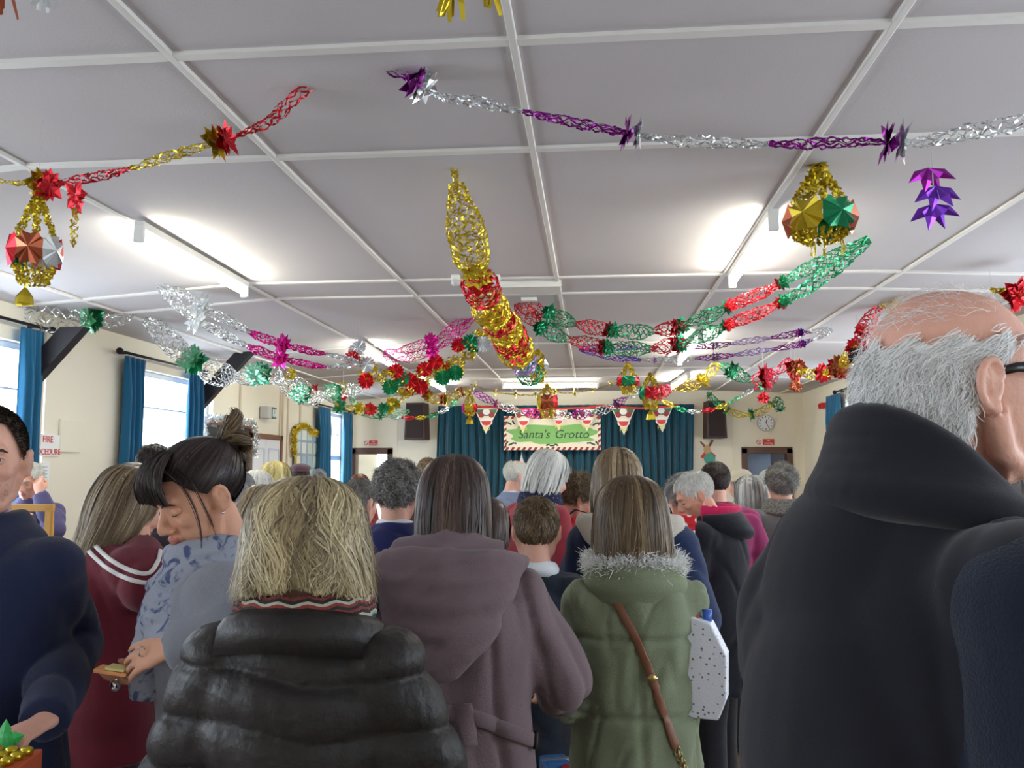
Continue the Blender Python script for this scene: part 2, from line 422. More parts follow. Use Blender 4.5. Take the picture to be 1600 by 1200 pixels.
def window_dressing(X, y0, y1, spans, zr, sgn, label, rod=True, zb=.8, seed=0):
    for k, (a, e, lb) in enumerate(spans):
        c = cloth('curtain', (X+sgn*.09, a), (X+sgn*.09, e), zr-.03, zb, 4.5, .035, M_teal, None, (.18, .35, .3), seed+k, 90)
        tag(c, lb, 'curtain', 'teal window curtains')
    if rod:
        r = empty('curtain_rod', (X+sgn*.09, (y0+y1)/2, zr), 0, label, 'curtain rod', 'iron curtain rods')
        h = (y1-y0)/2
        MB().tube([(0, -h, 0), (0, h, 0)], .013, 10).build('rod', M_iron, r, True)
        for s in (-1, 1):
            MB().ell((0, s*(h+.02), 0), (.032, .036, .032)).build('finial', M_iron, r, True)
            MB().box((-sgn*.045, s*(h-.15), 0), (.09, .014, .014)).build('bracket', M_iron, r)
def yl(px): return WX(px, 560, XL).y
def yr(px): return WX(px, 640, XR).y
window_dressing(XL, 4.5, yl(60), [(4.62, 5.0, 'teal curtain at the left edge of the nearest left window'), (yl(12), yl(50), 'teal curtain beside the nearest dark roof brace and the fire sign')], 2.71, 1, 'iron curtain rod over the window at the left edge of the picture', seed=1)
window_dressing(XL, yl(174), yl(309), [(yl(180), yl(217), 'dark teal curtain hanging between the fire sign and the middle left window'), (yl(284), yl(308), 'teal curtain hanging just left of the chalkboard')], 2.68, 1, 'iron curtain rod over the window left of the chalkboard', seed=3)
window_dressing(XL, yl(488), 15.55, [(yl(490), yl(511), 'teal curtain beside the gold tinselled notice board'), (yl(529), yl(545), 'teal curtain in the far left corner beside the doorway')], 2.62, 1, 'iron curtain rod over the far window past the notice board', seed=5)
window_dressing(XR, 11.2, 13.3, [(yr(1323), yr(1302), 'teal curtain on the right wall beyond the grey fleece shoulder')], 2.74, -1, 'iron curtain rod on the right hand wall beside the red alarm', seed=7)
# curtain of the lobby window behind the left doorway
tag(cloth('curtain', (pl0+.35, YF+2.25), (pl0+.62, YF+2.25), 2.1, .6, 4, .03, M_teal, None, None, 9, 60), 'teal curtain seen through the left far doorway', 'curtain', 'teal window curtains')
# stage curtains, two of them meeting in the middle
s0, s1 = W(684, 634, 15.45), W(1083, 634, 15.45); sm = W(905, 634, 15.45).x
tag(cloth('stage_curtain', (s0.x, 15.5), (sm, 15.5), s0.z, .3, 19, .05, M_stage, None, None, 11, 420), 'tall dark teal stage curtain, the half left of the stage middle', 'stage curtain', 'stage curtains')
tag(cloth('stage_curtain', (sm-.05, 15.46), (s1.x, 15.46), s0.z, .3, 16, .05, M_stage, None, None, 12, 380), 'tall dark teal stage curtain, the half right of the stage middle', 'stage curtain', 'stage curtains')
# ------------------------------------------------------------------ dark roof braces
def brace(pxb, pxt, label):
    yb = WX(pxb[0], pxb[1], XL).y; A = V((XL+.02, yb, WX(pxb[0], pxb[1], XL).z)); t = W(pxt[0], pxt[1], yb)
    B = V((t.x, yb, min(t.z, ceil_z(t.x))))
    d = (B-A).normalized(); B2 = A + d*((ceil_z(A.x+d.x*.8)-A.z)/d.z)
    if (B2-B).length < .25: B = B2
    n = V((d.z, 0, -d.x)); h = .085
    # vertical cut at the wall and level cut at the ceiling
    k = h/abs(n.x) if 0 else 0
    pts = [(A.x, A.z-h*1.35), (A.x, A.z+h*1.35), (B.x-h*1.2, B.z), (B.x+h*1.2, B.z)]
    b = MB(); b.prism(pts, (0, yb-.05, 0), (1, 0, 0), (0, 0, 1), (0, 1, 0), .1)
    tag(b.build('roof_brace', M_black, bevel=.004), label, 'roof brace', 'dark roof braces')
brace((48, 585), (118, 512), 'dark wooden diagonal brace beside the nearest window curtain')
brace((308, 630), (372, 563), 'dark wooden diagonal brace above the chalkboard')
# ------------------------------------------------------------------ fluorescent lamps
M_tube = mat('fluorescent_tube_glow', (255, 255, 250), .4, emit=(255, 252, 235), estr=42)
M_fit = mat('white_lamp_metal', (225, 225, 220), .4)
def tube_lamp(a, e, label):
    """a, e: world xy of the two ends"""
    a, e = V((a[0], a[1], 0)), V((e[0], e[1], 0)); d = e-a; L = d.length; c = (a+e)/2
    r = empty('fluorescent_lamp', (c.x, c.y, ceil_z(c.x)), math.atan2(d.y, d.x), label, 'ceiling lamp', 'fluorescent tube lamps')
    MB().box2((-L/2, -.03, -.06), (L/2, .03, -.015)).build('spine', M_fit, r, bevel=.006)
    MB().tube([(-L/2+.03, 0, -.1), (L/2-.03, 0, -.1)], .019, 14).build('tube', M_tube, r, True)
    for s in (-1, 1):
        MB().box((s*(L/2-.012), 0, -.085), (.035, .055, .1)).build('end_cap', M_fit, r, bevel=.006)
def endp(px, py): p = WZ(px, py, 2.9); return (p.x, p.y)
tube_lamp(endp(216, 368), endp(383, 458), 'fluorescent lamp on the left, nearest the left windows')
tube_lamp(endp(1209, 350), endp(1144, 443), 'fluorescent lamp on the right beside the hanging gold lantern')
tube_lamp(endp(566, 545), endp(618, 576), 'fluorescent lamp behind the gold honeycomb garland')
tube_lamp(endp(1095, 530), endp(1062, 567), 'fluorescent lamp behind the red and green garland')
tube_lamp(endp(668, 596), endp(694, 610), 'far fluorescent lamp over the left stage speaker')
tube_lamp(endp(1076, 590), endp(1050, 606), 'far fluorescent lamp over the right stage speaker')
pa = W(785, 603, 13.7); tube_lamp((pa.x, 13.7), (W(935, 603, 13.7).x, 13.7), 'fluorescent lamp running across the hall in front of the stage')
# ceiling fixtures
p = WZ(840, 447, 2.98)
q0, q1 = WZ(778, 437, 3), WZ(878, 455, 3)
v = empty('ceiling_panel', ((q0.x+q1.x)/2, (q0.y+q1.y)/2, 3), 0, 'plain raised panel between ceiling battens behind the central gold garland', 'ceiling panel')
MB().box((0, 0, -.015), (abs(q1.x-q0.x), .34, .03)).build('cover', M_batten, v, bevel=.006)
MB().box((0, -.18, -.025), (abs(q1.x-q0.x)+.02, .02, .05)).build('lip', M_fit, v)
p = WZ(827, 465, 3); MBs = MB().box((p.x, p.y, 2.985), (.13, .07, .03)); tag(MBs.build('ceiling_sensor', M_fit, bevel=.006), 'small white rectangular ceiling sensor beside the central garland', 'sensor')
for px, lb in ((712, 'small white emergency light left of the gold and red hanging garland'), (775, 'small white emergency light right of the gold and red hanging garland')):
    p = WZ(px, 436, 2.97); e = empty('emergency_light', (p.x, p.y, 3), 0, lb, 'emergency light')
    MB().box((0, 0, -.02), (.06, .05, .04)).build('housing', M_fit, e, bevel=.006); MB().ell((0, 0, -.055), (.034, .034, .03)).build('lens', M_grey, e, True)

# ------------------------------------------------------------------ things on the walls
M_red = mat('signal_red', (200, 40, 40), .5)
M_redtxt = mat('red_sign_ink', (205, 60, 50), .6)
M_paper = mat('white_paper', (236, 236, 234), .8)
def wall_plate(name, X, pa, pb, m, label, cat, th=.015, sgn=1):
    a, e = WX(pa[0], pa[1], X), WX(pb[0], pb[1], X)
    y0, y1 = a.y, e.y; z1 = a.z; z0 = WX(pb[0], pb[1], X).z
    o = empty(name, (X+sgn*.005, (y0+y1)/2, (z0+z1)/2), 0, label, cat)
    MB().box((sgn*th/2, 0, 0), (th, abs(y1-y0), abs(z1-z0))).build('board', m, o, bevel=.002)
    return o, abs(y1-y0), abs(z1-z0)
o, w, h = wall_plate('fire_sign', XL, (46, 677), (89, 713), M_paper, 'white sign with red words FIRE PROCEDURE beside the nearest curtain', 'sign')
M_t = lambda x, y, z: plane_M((x, y, z), (0, 1, 0), (0, 0, 1))
text_obj('lettering', 'FIRE', .075, M_t(.018, .02, .045), M_redtxt, o); text_obj('lettering', 'PROCEDURE', .068, M_t(.018, .0, -.055), M_redtxt, o)
o, w, h = wall_plate('notice_paper', XL, (50, 722), (74, 772), M_paper, 'white paper notice pinned below the fire sign', 'notice', .004)
g = MB()
for i in range(7): g.box((.006, 0, h*.35-i*h*.11), (.002, w*.7, .006))
g.build('text_lines', mat('grey_print', (170, 175, 190), .8), o)
o, w, h = wall_plate('wall_panel', XL, (92, 655), (122, 707), M_wall, 'cream cover panel fixed on the wall right of the fire sign', 'wall panel', .02)
# chalkboard
M_chalkboard = mat('chalkboard_slate', (52, 56, 58), .7, bump=.05, var=.2, vscale=6)
M_chalk = mat('chalk', (200, 205, 205), .9)
o, w, h = wall_plate('chalkboard', XL, (315, 655), (387, 757), M_chalkboard, 'black chalkboard in brown frame with price columns and silver tinsel', 'chalkboard', .02)
g = MB(); t = .05
for y in (-w/2+t/2, w/2-t/2): g.box((.022, y, 0), (.035, t, h))
for z in (-h/2+t/2, h/2-t/2): g.box((.022, 0, z), (.034, w, t))
g.build('frame', M_wood, o, bevel=.004)
g = MB(); r = random.Random(4)
for col_, (y0, n) in enumerate(((-.36, 5), (-.05, 3), (.1, 3), (.25, 4))):
    for i in range(13):
        z = h*.42-i*h*.066; y = y0*w
        for k in range(n if r.random() > .15 else 0):
            yy = y + k*.035; s = r.choice([0, 1, 2])
            if s == 0: g.box((.0235, yy, z), (.002, .006, .032))
            elif s == 1: g.box((.0235, yy, z+.01), (.002, .022, .005)); g.box((.0235, yy, z-.01), (.002, .022, .005)); g.box((.0235, yy-.01, z), (.002, .005, .025))
            else: g.box((.0235, yy, z), (.002, .024, .005), Matrix.Rotation(.7, 3, 'X')); g.box((.0235, yy, z), (.002, .024, .005), Matrix.Rotation(-.9, 3, 'X'))
g.build('chalk_writing', M_chalk, o)
CHALK = (o.location.copy(), w, h)
# notice case
o, w, h = wall_plate('notice_board', XL, (457, 666), (492, 757), mat('notice_blue', (150, 170, 190), .6), 'glazed notice board with pinned papers and gold tinsel', 'notice board', .03)
g = MB(); t = .04
for y in (-w/2+t/2, w/2-t/2): g.box((.035, y, 0), (.05, t, h))
for z in (-h/2+t/2, h/2-t/2): g.box((.035, 0, z), (.049, w, t))
g.build('frame', mat('pale_oak', (190, 165, 120), .5, var=.15), o)
cols = [mat('paper_%d' % i, c, .8) for i, c in enumerate(((225, 228, 230), (200, 215, 205), (230, 225, 190), (170, 190, 205)))]
r = random.Random(3)
for i in range(4):
    for j in range(4):
        MB().box((.034, -w*.36+i*w*.24, h*.38-j*h*.235), (.004, w*.2, h*.19)).build('pinned_paper', r.choice(cols), o)
NOTICE = (o.location.copy(), w, h)
# white panelled door with brown frame on the left wall
y0, y1 = WX(386, 690, XL).y, WX(437, 690, XL).y; zt = WX(410, 678, XL).z
d = empty('door_3', (XL, (y0+y1)/2, 0)); structure(d); w = y1-y0
g = MB().box2((0, -w/2, 0), (.05, -w/2+.07, zt)).box2((0, w/2-.07, 0), (.05, w/2, zt)).box2((0, -w/2, zt-.07), (.05, w/2, zt)); g.build('frame', M_wood, d, bevel=.004)
for s in (-1, 1):
    lf = MB().box2((.005, s*.005 if s > 0 else -w/2+.07, .01), (.03, w/2-.07 if s > 0 else -.005, zt-.07)).build('door_leaf', M_white, d)
    cy = s*(w/4-.02)
    g = MB()
    for z0, z1 in ((.25, .95), (1.1, zt-.2)):
        ww = w/4-.1
        for yy in (cy-ww, cy+ww): g.box2((.03, yy-.012, z0), (.042, yy+.012, z1))
        for zz in (z0, z1): g.box2((.03, cy-ww, zz-.012), (.041, cy+ww, zz+.012))
    g.build('panel_moulding', M_frame, lf)
# exit sign over it
pe = WX(411, 645, XL); o = empty('exit_sign', (XL+.01, pe.y, pe.z), 0, 'green running-man exit sign above the white double door', 'exit sign')
ye, ze = .3, .16
MB().box((.06, -ye*.25, 0), (.11, ye*.5, ze)).build('housing', M_grey, o, bevel=.005)
MB().box((.07, ye*.25, .0), (.10, ye*.52, ze*.95)).build('green_panel', mat('exit_green', (60, 110, 90), .5), o)
g = MB(); x = .121
g.box((x, ye*.1, 0), (.003, .035, .1)).box((x, ye*.42, 0), (.003, .035, .1)).ell((x, ye*.27, .035), (.003, .014, .014), None, 8, 6)
g.box((x, ye*.27, 0), (.003, .018, .055), Matrix.Rotation(.3, 3, 'X')).box((x, ye*.24, -.04), (.003, .012, .05), Matrix.Rotation(.6, 3, 'X')).box((x, ye*.31, -.035), (.003, .012, .05), Matrix.Rotation(-.7, 3, 'X'))
g.build('pictogram', M_white, o)
# no smoking signs on the far wall
def no_smoking(pa, pb, label):
    a, e = W(pa[0], pa[1], YF), W(pb[0], pb[1], YF); w, h = e.x-a.x, a.z-e.z
    o = empty('no_smoking_sign', ((a.x+e.x)/2, YF-.004, (a.z+e.z)/2), 0, label, 'sign', 'no smoking signs')
    MB().box((0, -.004, 0), (w, .008, h)).build('plate', M_paper, o)
    MB().box((w*.17, -.01, 0), (w*.62, .004, h)).build('red_field', M_redtxt, o)
    g = MB(); pts = [(-w*.34+h*.38*math.cos(q*PI/10), -.011, h*.38*math.sin(q*PI/10)) for q in range(21)]
    g.tube(pts, h*.06, 6); g.tube([(-w*.34-h*.25, -.011, h*.25), (-w*.34+h*.25, -.011, -h*.25)], h*.05, 6)
    g.build('prohibition_ring', M_redtxt, o)
    text_obj('lettering', 'No\nsmoking', h*.42, plane_M((w*.17, -.0135, 0), (1, 0, 0), (0, 0, 1)), M_white, o)
no_smoking((569, 688), (591, 696), 'no smoking sign above the left far doorway'); no_smoking((1181, 686), (1210, 695), 'no smoking sign above the right far doorway')
# wall clock
pc = W(1196, 661, YF); o = empty('wall_clock', (pc.x, YF-.005, pc.z), 0, 'round white wall clock above the right doorway', 'clock')
rr = .15; MB().tube([(0, 0, 0), (0, -.03, 0)], rr, 32).build('case', M_grey, o)
MB().tube([(0, -.031, 0), (0, -.033, 0)], rr*.88, 32).build('dial', M_white, o)
g = MB()
for k in range(12):
    a = k*PI/6; g.box((rr*.72*math.sin(a), -.035, rr*.72*math.cos(a)), (.012, .003, .03), Matrix.Rotation(a, 3, 'Y'))
g.build('hour_marks', M_iron, o)
for a, L, wd in ((.3, .07, .012), (2.6, .1, .008)):
    MB().box((L/2*math.sin(a), -.038, L/2*math.cos(a)), (wd, .003, L), Matrix.Rotation(a, 3, 'Y')).build('hand', M_iron, o)
# speakers on the far wall
M_spk = mat('speaker_cloth', (42, 30, 32), .9, bump=.4, bscale=300); M_spkc = mat('speaker_case', (60, 38, 34), .6)
for (x0, x1, yt, yb, s, lb) in ((635, 668, 630, 687, 1, 'dark box loudspeaker on the wall left of the stage'), (1100, 1134, 627, 685, -1, 'dark box loudspeaker on the wall right of the stage')):
    a, e = W(x0, yt, 15.45), W(x1, yb, 15.45); w, h = e.x-a.x, a.z-e.z
    o = empty('loudspeaker', ((a.x+e.x)/2, 15.5, (a.z+e.z)/2), s*math.radians(-6), lb, 'loudspeaker', 'stage loudspeakers')
    MB().prism([(-w/2, -h*.5), (w/2, -h*.5), (w/2*.86, h*.5), (-w/2*.86, h*.5)], (0, .15, 0), (1, 0, 0), (0, 0, 1), (0, -1, 0), .32).build('cabinet', M_spkc, o, bevel=.01)
    MB().box((0, -.176, 0), (w*.76, .015, h*.9)).build('grille', M_spk, o, bevel=.005)
    MB().box((0, .17, 0), (.08, .06, .2)).build('bracket', M_iron, o)
# red alarm bell box on right wall
pa_ = WX(1290, 634, XR); o = empty('fire_alarm', (XR-.01, pa_.y, pa_.z), 0, 'red fire alarm box on the right wall near the curtain', 'fire alarm')
MB().box((-.04, 0, 0), (.08, .2, .09)).build('box', M_red, o, bevel=.008); MB().ell((-.09, 0, 0), (.02, .04, .03)).build('sounder', M_red, o, True)
# reindeer picture on far wall: antlers, head, round green body
pd = W(1105, 708, YF); o = empty('reindeer_decoration', (pd.x, YF-.004, pd.z), 0, 'card cut-out reindeer holding green ball on the wall by the right speaker', 'wall decoration')
def disc(cx, cz, rx, rz, n=20): return [(cx+rx*math.cos(2*PI*i/n), cz+rz*math.sin(2*PI*i/n)) for i in range(n)]
def flat(outl, d, y=0): return MB().prism(outl, (0, y, 0), (1, 0, 0), (0, 0, 1), (0, -1, 0), d)
tan = mat('card_tan', (196, 160, 118), .8); 
flat(disc(0, .06, .06, .085), .012).build('head', tan, o)
flat([(-.05, .1), (-.13, .2), (-.10, .21), (-.03, .14)], .01).add(*(lambda m: (m.v, m.f))(flat([(.05, .1), (.03, .14), (.08, .24), (.12, .23)], .01))).build('antlers', mat('card_brown', (140, 96, 70), .8), o)
flat(disc(.04, -.1, .1, .1), .016).build('ball', mat('card_green', (70, 160, 140), .7), o)
flat([(-.12, -.06), (-.05, .02), (-.02, -.03), (-.08, -.1)], .014).add(*(lambda m: (m.v, m.f))(flat([(.15, -.04), (.06, .03), (.05, -.01), (.13, -.1)], .014))).build('arms', M_redtxt, o)
# grotto sign over stage
a, e = W(787, 650, 15.3), W(939, 703, 15.3); w, h = e.x-a.x, a.z-e.z
o = empty('grotto_sign', ((a.x+e.x)/2, 15.33, (a.z+e.z)/2), 0, 'cream board lettered Santa\'s Grotto with green cloud and candy-stripe edge', 'sign')
M_cream = mat('cream_card', (236, 226, 205), .8); M_green = mat('sign_green', (128, 180, 105), .8); M_cs = mat('candy_red', (150, 50, 58), .7); M_ink = mat('dark_green_ink', (45, 75, 60), .8)
MB().box((0, 0, 0), (w, .012, h)).build('board', M_cream, o)
g = MB(); n = 17; bw = .05
for i in range(n):
    x = -w/2+(i+.2)*w/n
    for z in (h/2-bw/2, -h/2+bw/2): g.add([(x, -.0075, z-bw/2), (x+w/n*.5, -.0075, z-bw/2), (x+w/n*.8, -.0075, z+bw/2), (x+w/n*.3, -.0075, z+bw/2)], [(0, 1, 2, 3)])
for i in range(6):
    z = -h/2+(i+.2)*h/6
    for x in (w/2-bw/2, -w/2+bw/2): g.add([(x-bw/2, -.0078, z), (x+bw/2, -.0078, z+.03), (x+bw/2, -.0078, z+.03+h/12), (x-bw/2, -.0078, z+h/12)], [(0, 1, 2, 3)])
g.build('candy_stripe_border', M_cs, o)
out = []
for i in range(60):
    q = 2*PI*i/60; rr_ = 1+.07*math.sin(q*7)+.05*math.sin(q*11+1)
    out.append((w*.44*rr_*abs(math.cos(q))**.6*(1 if math.cos(q) > 0 else -1), -.03*h+h*.27*rr_*abs(math.sin(q))**.7*(1 if math.sin(q) > 0 else -1)))
flat(out, .004, -.006).build('green_cloud', M_green, o)
text_obj('lettering', "Santa's", .21, plane_M((-w*.19, -.0115, -.03), (1, 0, 0), (0, 0, 1)), M_ink, o, .25, .0008)
text_obj('lettering', "Grotto", .21, plane_M((w*.2, -.0115, -.03), (1, 0, 0), (0, 0, 1)), M_ink, o, .25, .0008)
g = MB()
for (x, z, r0) in ((-w*.44, h*.28, .5), (w*.44, h*.25, -.5), (-w*.43, -h*.33, -.4), (w*.42, -h*.33, .4), (0, -h*.37, 0)):
    for k in (-1, 0, 1):
        R = Matrix.Rotation(r0+k*.5, 3, 'Y'); c0 = V((x+k*.07, -.009, z+.02*abs(k)))
        leaf = [(-.05, 0), (-.025, .018), (0, .012), (.025, .018), (.05, 0), (.025, -.018), (0, -.012), (-.025, -.018)]
        g.add([c0+R @ V((p[0], 0, p[1])) for p in leaf], [tuple(range(8))])
g.build('holly_leaves', M_ink, o)
# bunting
M_bgreen = mat('bunting_green', (60, 120, 80), .8); M_yel = mat('bunting_yellow', (225, 215, 70), .8)
def zb(px, py): return W(px, py, 15.2)
o = empty('bunting', zb(900, 637), 0, 'string of six triangular festive pennants hung across the stage top', 'bunting')
base = o.location.copy()
cord = [(742, 634), (758, 636), (800, 639), (870, 639), (920, 637), (940, 634), (960, 636), (1000, 638), (1060, 634)]
MB().tube([zb(*p)-base for p in cord], .02, 6).build('tape', M_redtxt, o)
for (cx, ty, tipx, tipy, hw) in ((760, 638, 759, 678, 19), (818, 639, 817, 677, 17), (873, 639, 873, 674, 14), (917, 639, 917, 674, 17), (974, 637, 975, 680, 19), (1033, 636, 1035, 676, 18)):
    A, B, T = zb(cx-hw, ty)-base, zb(cx+hw, ty)-base, zb(tipx, tipy)-base
    f = MB().prism([(A.x, A.z), (T.x, T.z), (B.x, B.z)], (0, 0, 0), (1, 0, 0), (0, 0, 1), (0, 1, 0), .004).build('pennant', M_cream, o)
    c = (A+B)/2; H = c.z-T.z; ww = (B.x-A.x)/2
    def sh(outl, m, d, nm): MB().prism(outl, (c.x, -.001*d, c.z), (1, 0, 0), (0, 0, 1), (0, -1, 0), .001*d+.001).build(nm, m, f)
    sh([(-ww*.9, -.02), (ww*.9, -.02), (ww*.62, -H*.3), (-ww*.62, -H*.3)], M_bgreen, 1, 'green_print')
    for s in (-1, 1): sh(disc(s*ww*.42, -H*.25, ww*.24, H*.12), M_cs, 2, 'red_print')
    sh(disc(0, -H*.14, ww*.3, H*.12), M_paper, 3, 'white_print')
    sh(disc(0, -H*.55, ww*.5, H*.15), M_paper, 2, 'white_print'); sh([(-ww*.42, -H*.5), (ww*.42, -H*.5), (ww*.3, -H*.64), (0, -H*.68), (-ww*.3, -H*.64)], M_redtxt, 3, 'red_print')
    text_obj('lettering', 'HO', .09, plane_M((c.x, -.006, c.z-H*.8), (1, 0, 0), (0, 0, 1)), M_yel, f)
# ------------------------------------------------------------------ foil decorations
F = {'red': foil('red', (212, 40, 52)), 'gold': foil('gold', (214, 190, 52)), 'green': foil('green', (44, 156, 108)), 'silver': foil('silver', (226, 230, 232), .18),
     'purple': foil('purple', (150, 30, 150)), 'pink': foil('pink', (226, 36, 160)), 'violet': foil('violet', (118, 52, 190)), 'copper': foil('copper', (176, 92, 60)),
     'mint': foil('mint', (120, 205, 160)), 'rose': foil('rose', (226, 60, 84)), 'lilac': foil('lilac', (176, 150, 205)), 'black': foil('black', (40, 44, 42))}
R_ = random.Random(11)
def rvec(k=1):
    return V((R_.uniform(-1, 1), R_.uniform(-1, 1), R_.uniform(-1, 1)))*k
def net(b, at, L, t0, t1, rad, k, cell, w, off=(0, 0), flat=1.0, taper=(0.35, 0.35), fringe=0):
    w *= 1.3; cell *= .72
    """an expanded tube of cut foil: k zigzag strips that touch in turn"""
    n = max(3, int(L*(t1-t0)/cell)); nodes = []
    for i in range(n+1):
        u = i/n; t = t0+(t1-t0)*u; p = at(t); q = at(min(1, t+.01))-at(max(0, t-.01)); T, A, B = frame(q)
        r = rad*(taper[0]+(1-taper[0])*min(1, u*3))*(taper[1]+(1-taper[1])*min(1, (1-u)*3))
        sc = min(1, .12+t*5.5, .12+(1-t)*5.5); o = p + A*off[0]*sc+B*off[1]*sc; nodes.append((o, T, A, B, r))
    for j in range(k):
        prev = None
        for i, (o, T, A, B, r) in enumerate(nodes):
            s = (1 if (i+j) % 2 else -1)*PI/k*.82
            ph = 2*PI*j/k+s+R_.uniform(-.08, .08)
            p = o+A*(r*math.cos(ph))+B*(r*math.sin(ph)*flat)+rvec(.003)
            if prev is not None:
                d = (p-prev); m = (p+prev)/2+rvec(.004); sd = d.cross(rvec()).normalized()*w/2; sd2 = d.cross(rvec()).normalized()*w/2
                b.add([prev-sd, prev+sd, m+sd2, m-sd2, p+sd, p-sd], [(0, 1, 2, 3), (3, 2, 4, 5)])
            prev = p
def petals(b, c, ax, R, n, ratio=.34, lift=.25, layers=1, jitter=.12):
    T, A, B = frame(V(ax))
    for l in range(layers):
        for i in range(n):
            a = 2*PI*(i+l*.5)/n+R_.uniform(-jitter, jitter); d = (A*math.cos(a)+B*math.sin(a)+T*(R_.uniform(-1, 1)*lift+(l-.5)*.25)).normalized()
            s = d.cross(T).normalized(); L = R*R_.uniform(.8, 1.1); w = L*ratio; k = d.cross(s)*(w*.35)
            tip = c+d*L; mid = c+d*L*.5+k
            b.add([c, c+d*L*.5+s*w, tip, c+d*L*.5-s*w, mid], [(0, 1, 4), (1, 2, 4), (2, 3, 4), (3, 0, 4)])
def drop_strands(b, c, n, L, spread, w=.006):
    for i in range(n):
        p = c+V((R_.uniform(-1, 1)*spread, R_.uniform(-1, 1)*spread, 0)); k = 6; prev = None
        for j in range(k+1):
            q = p+V((R_.uniform(-1, 1)*.006, R_.uniform(-1, 1)*.006, -L*j/k*R_.uniform(.9, 1.05)))
            if prev is not None:
                sd = (q-prev).cross(rvec()).normalized()*w/2; b.add([prev-sd, prev+sd, q+sd*.8, q-sd*.8], [(0, 1, 2, 3)])
            prev = q
def garland(label, pts, secs, flowers=(), k=8, cell=.035, w=.007, bundles=((0, 0),), group=None, pend=(), flat=1., hook=True):
    P = [W(*p) for p in pts]; o0 = P[0].copy(); P = [p-o0 for p in P]; at, L = resample(P, 0)
    o = empty('foil_garland', o0, 0, label, 'garland', group)
    for s in secs:
        t0, t1, col, rad = s[:4]
        for (dx, dz) in bundles:
            b = MB(); net(b, at, L, t0, t1, rad, s[4] if len(s) > 4 else k+3, cell, w, (dx, dz), flat); b.build('foil_chain', F[col], o)
    for fl in flowers:
        t, cols, Rr, n = fl[:4]; c = at(t); ax = at(min(1, t+.02))-at(max(0, t-.02))
        for i, cc in enumerate(cols if isinstance(cols, (list, tuple)) else [cols]):
            for (dx, dz) in (bundles if len(bundles) > 1 and len(fl) < 5 else ((0, 0),)):
                b = MB(); T, A, B = frame(ax); petals(b, c+A*dx+B*dz+T*(i-.5)*Rr*.45*(len(cols) > 1 if isinstance(cols, (list, tuple)) else 0), ax, Rr*(.86 if len(bundles) < 2 else .72), n, layers=2)
                b.build('foil_flower', F[cc], o)
    if hook:
        for e in (0, 1):
            p = at(e); z = ceil_z(p.x+o0.x)-o0.z-p.z
            if 0 < z < .45: MB().tube([p, p+V((0, 0, z))], .0015, 5).build('hanging_thread', M_grey, o)
    return o

# nearest left: red and gold chain climbing to the ceiling
Ya = 2.95
garland('red and gold foil chain climbing from the left edge up to the ceiling', [(-60, 262, 3.2), (0, 283, 3.2), (45, 286, 3.2), (85, 288, 3.18), (180, 270, 3.12), (265, 244, 3.06), (340, 222, 3.0), (400, 200, 3.0), (425, 187, 3.0), (470, 145, 3.0), (538, 98, 3.0)],
        [(0, .22, 'gold', .012, 4), (.24, .45, 'red', .022), (.45, .67, 'gold', .022), (.72, .97, 'red', .024), (.97, 1, 'gold', .014, 4)],
        [(.225, ['gold', 'red'], .085, 6), (.69, ['gold', 'red'], .085, 8)], k=4, cell=.032, w=.006, flat=.8)
garland('purple and silver foil chain crossing the ceiling nearest the camera', [(537, 80, 2.9), (590, 100, 2.9), (640, 122, 2.9), (685, 150, 2.9), (760, 162, 2.9), (860, 184, 2.9), (950, 202, 2.9), (1043, 218, 2.9), (1150, 224, 2.9), (1245, 225, 2.88), (1350, 222, 2.85), (1440, 222, 2.82), (1520, 205, 2.8), (1600, 190, 2.75), (1680, 172, 2.7)],
        [(0, .125, 'purple', .026), (.14, .285, 'silver', .02), (.285, .44, 'purple', .02), (.455, .63, 'silver', .022), (.63, .78, 'purple', .022), (.80, 1, 'silver', .03)],
        [(.13, ['purple', 'silver'], .088, 6), (.445, ['purple', 'silver'], .085, 6), (.79, ['purple', 'silver'], .095, 7)], k=4, cell=.032, w=.006, flat=.8)
o = empty('hanging_petals', W(1455, 235, 2.82), 0, 'violet foil petals dangling below the purple and silver chain', 'foil decoration')
for i, (px, py) in enumerate(((1450, 262), (1462, 290), (1458, 318))):
    b = MB(); c = W(px, py, 2.82)-o.location
    for s in (-.9, -.2, .5, 1.0):
        d = V((math.sin(s), .3*R_.uniform(-1, 1), -math.cos(s))); sd = V((d.z, 0, -d.x))*.018
        b.add([c, c+d*.045+sd, c+d*.09, c+d*.045-sd, c+d*.045+V((0, -.01, 0))], [(0, 1, 4), (1, 2, 4), (2, 3, 4), (3, 0, 4)])
    b.build('petal_cluster', F['purple' if i == 0 else 'violet'], o)
MB().tube([(0, 0, 0), W(1460, 320, 2.82)-o.location], .002, 5).build('thread', M_grey, o)
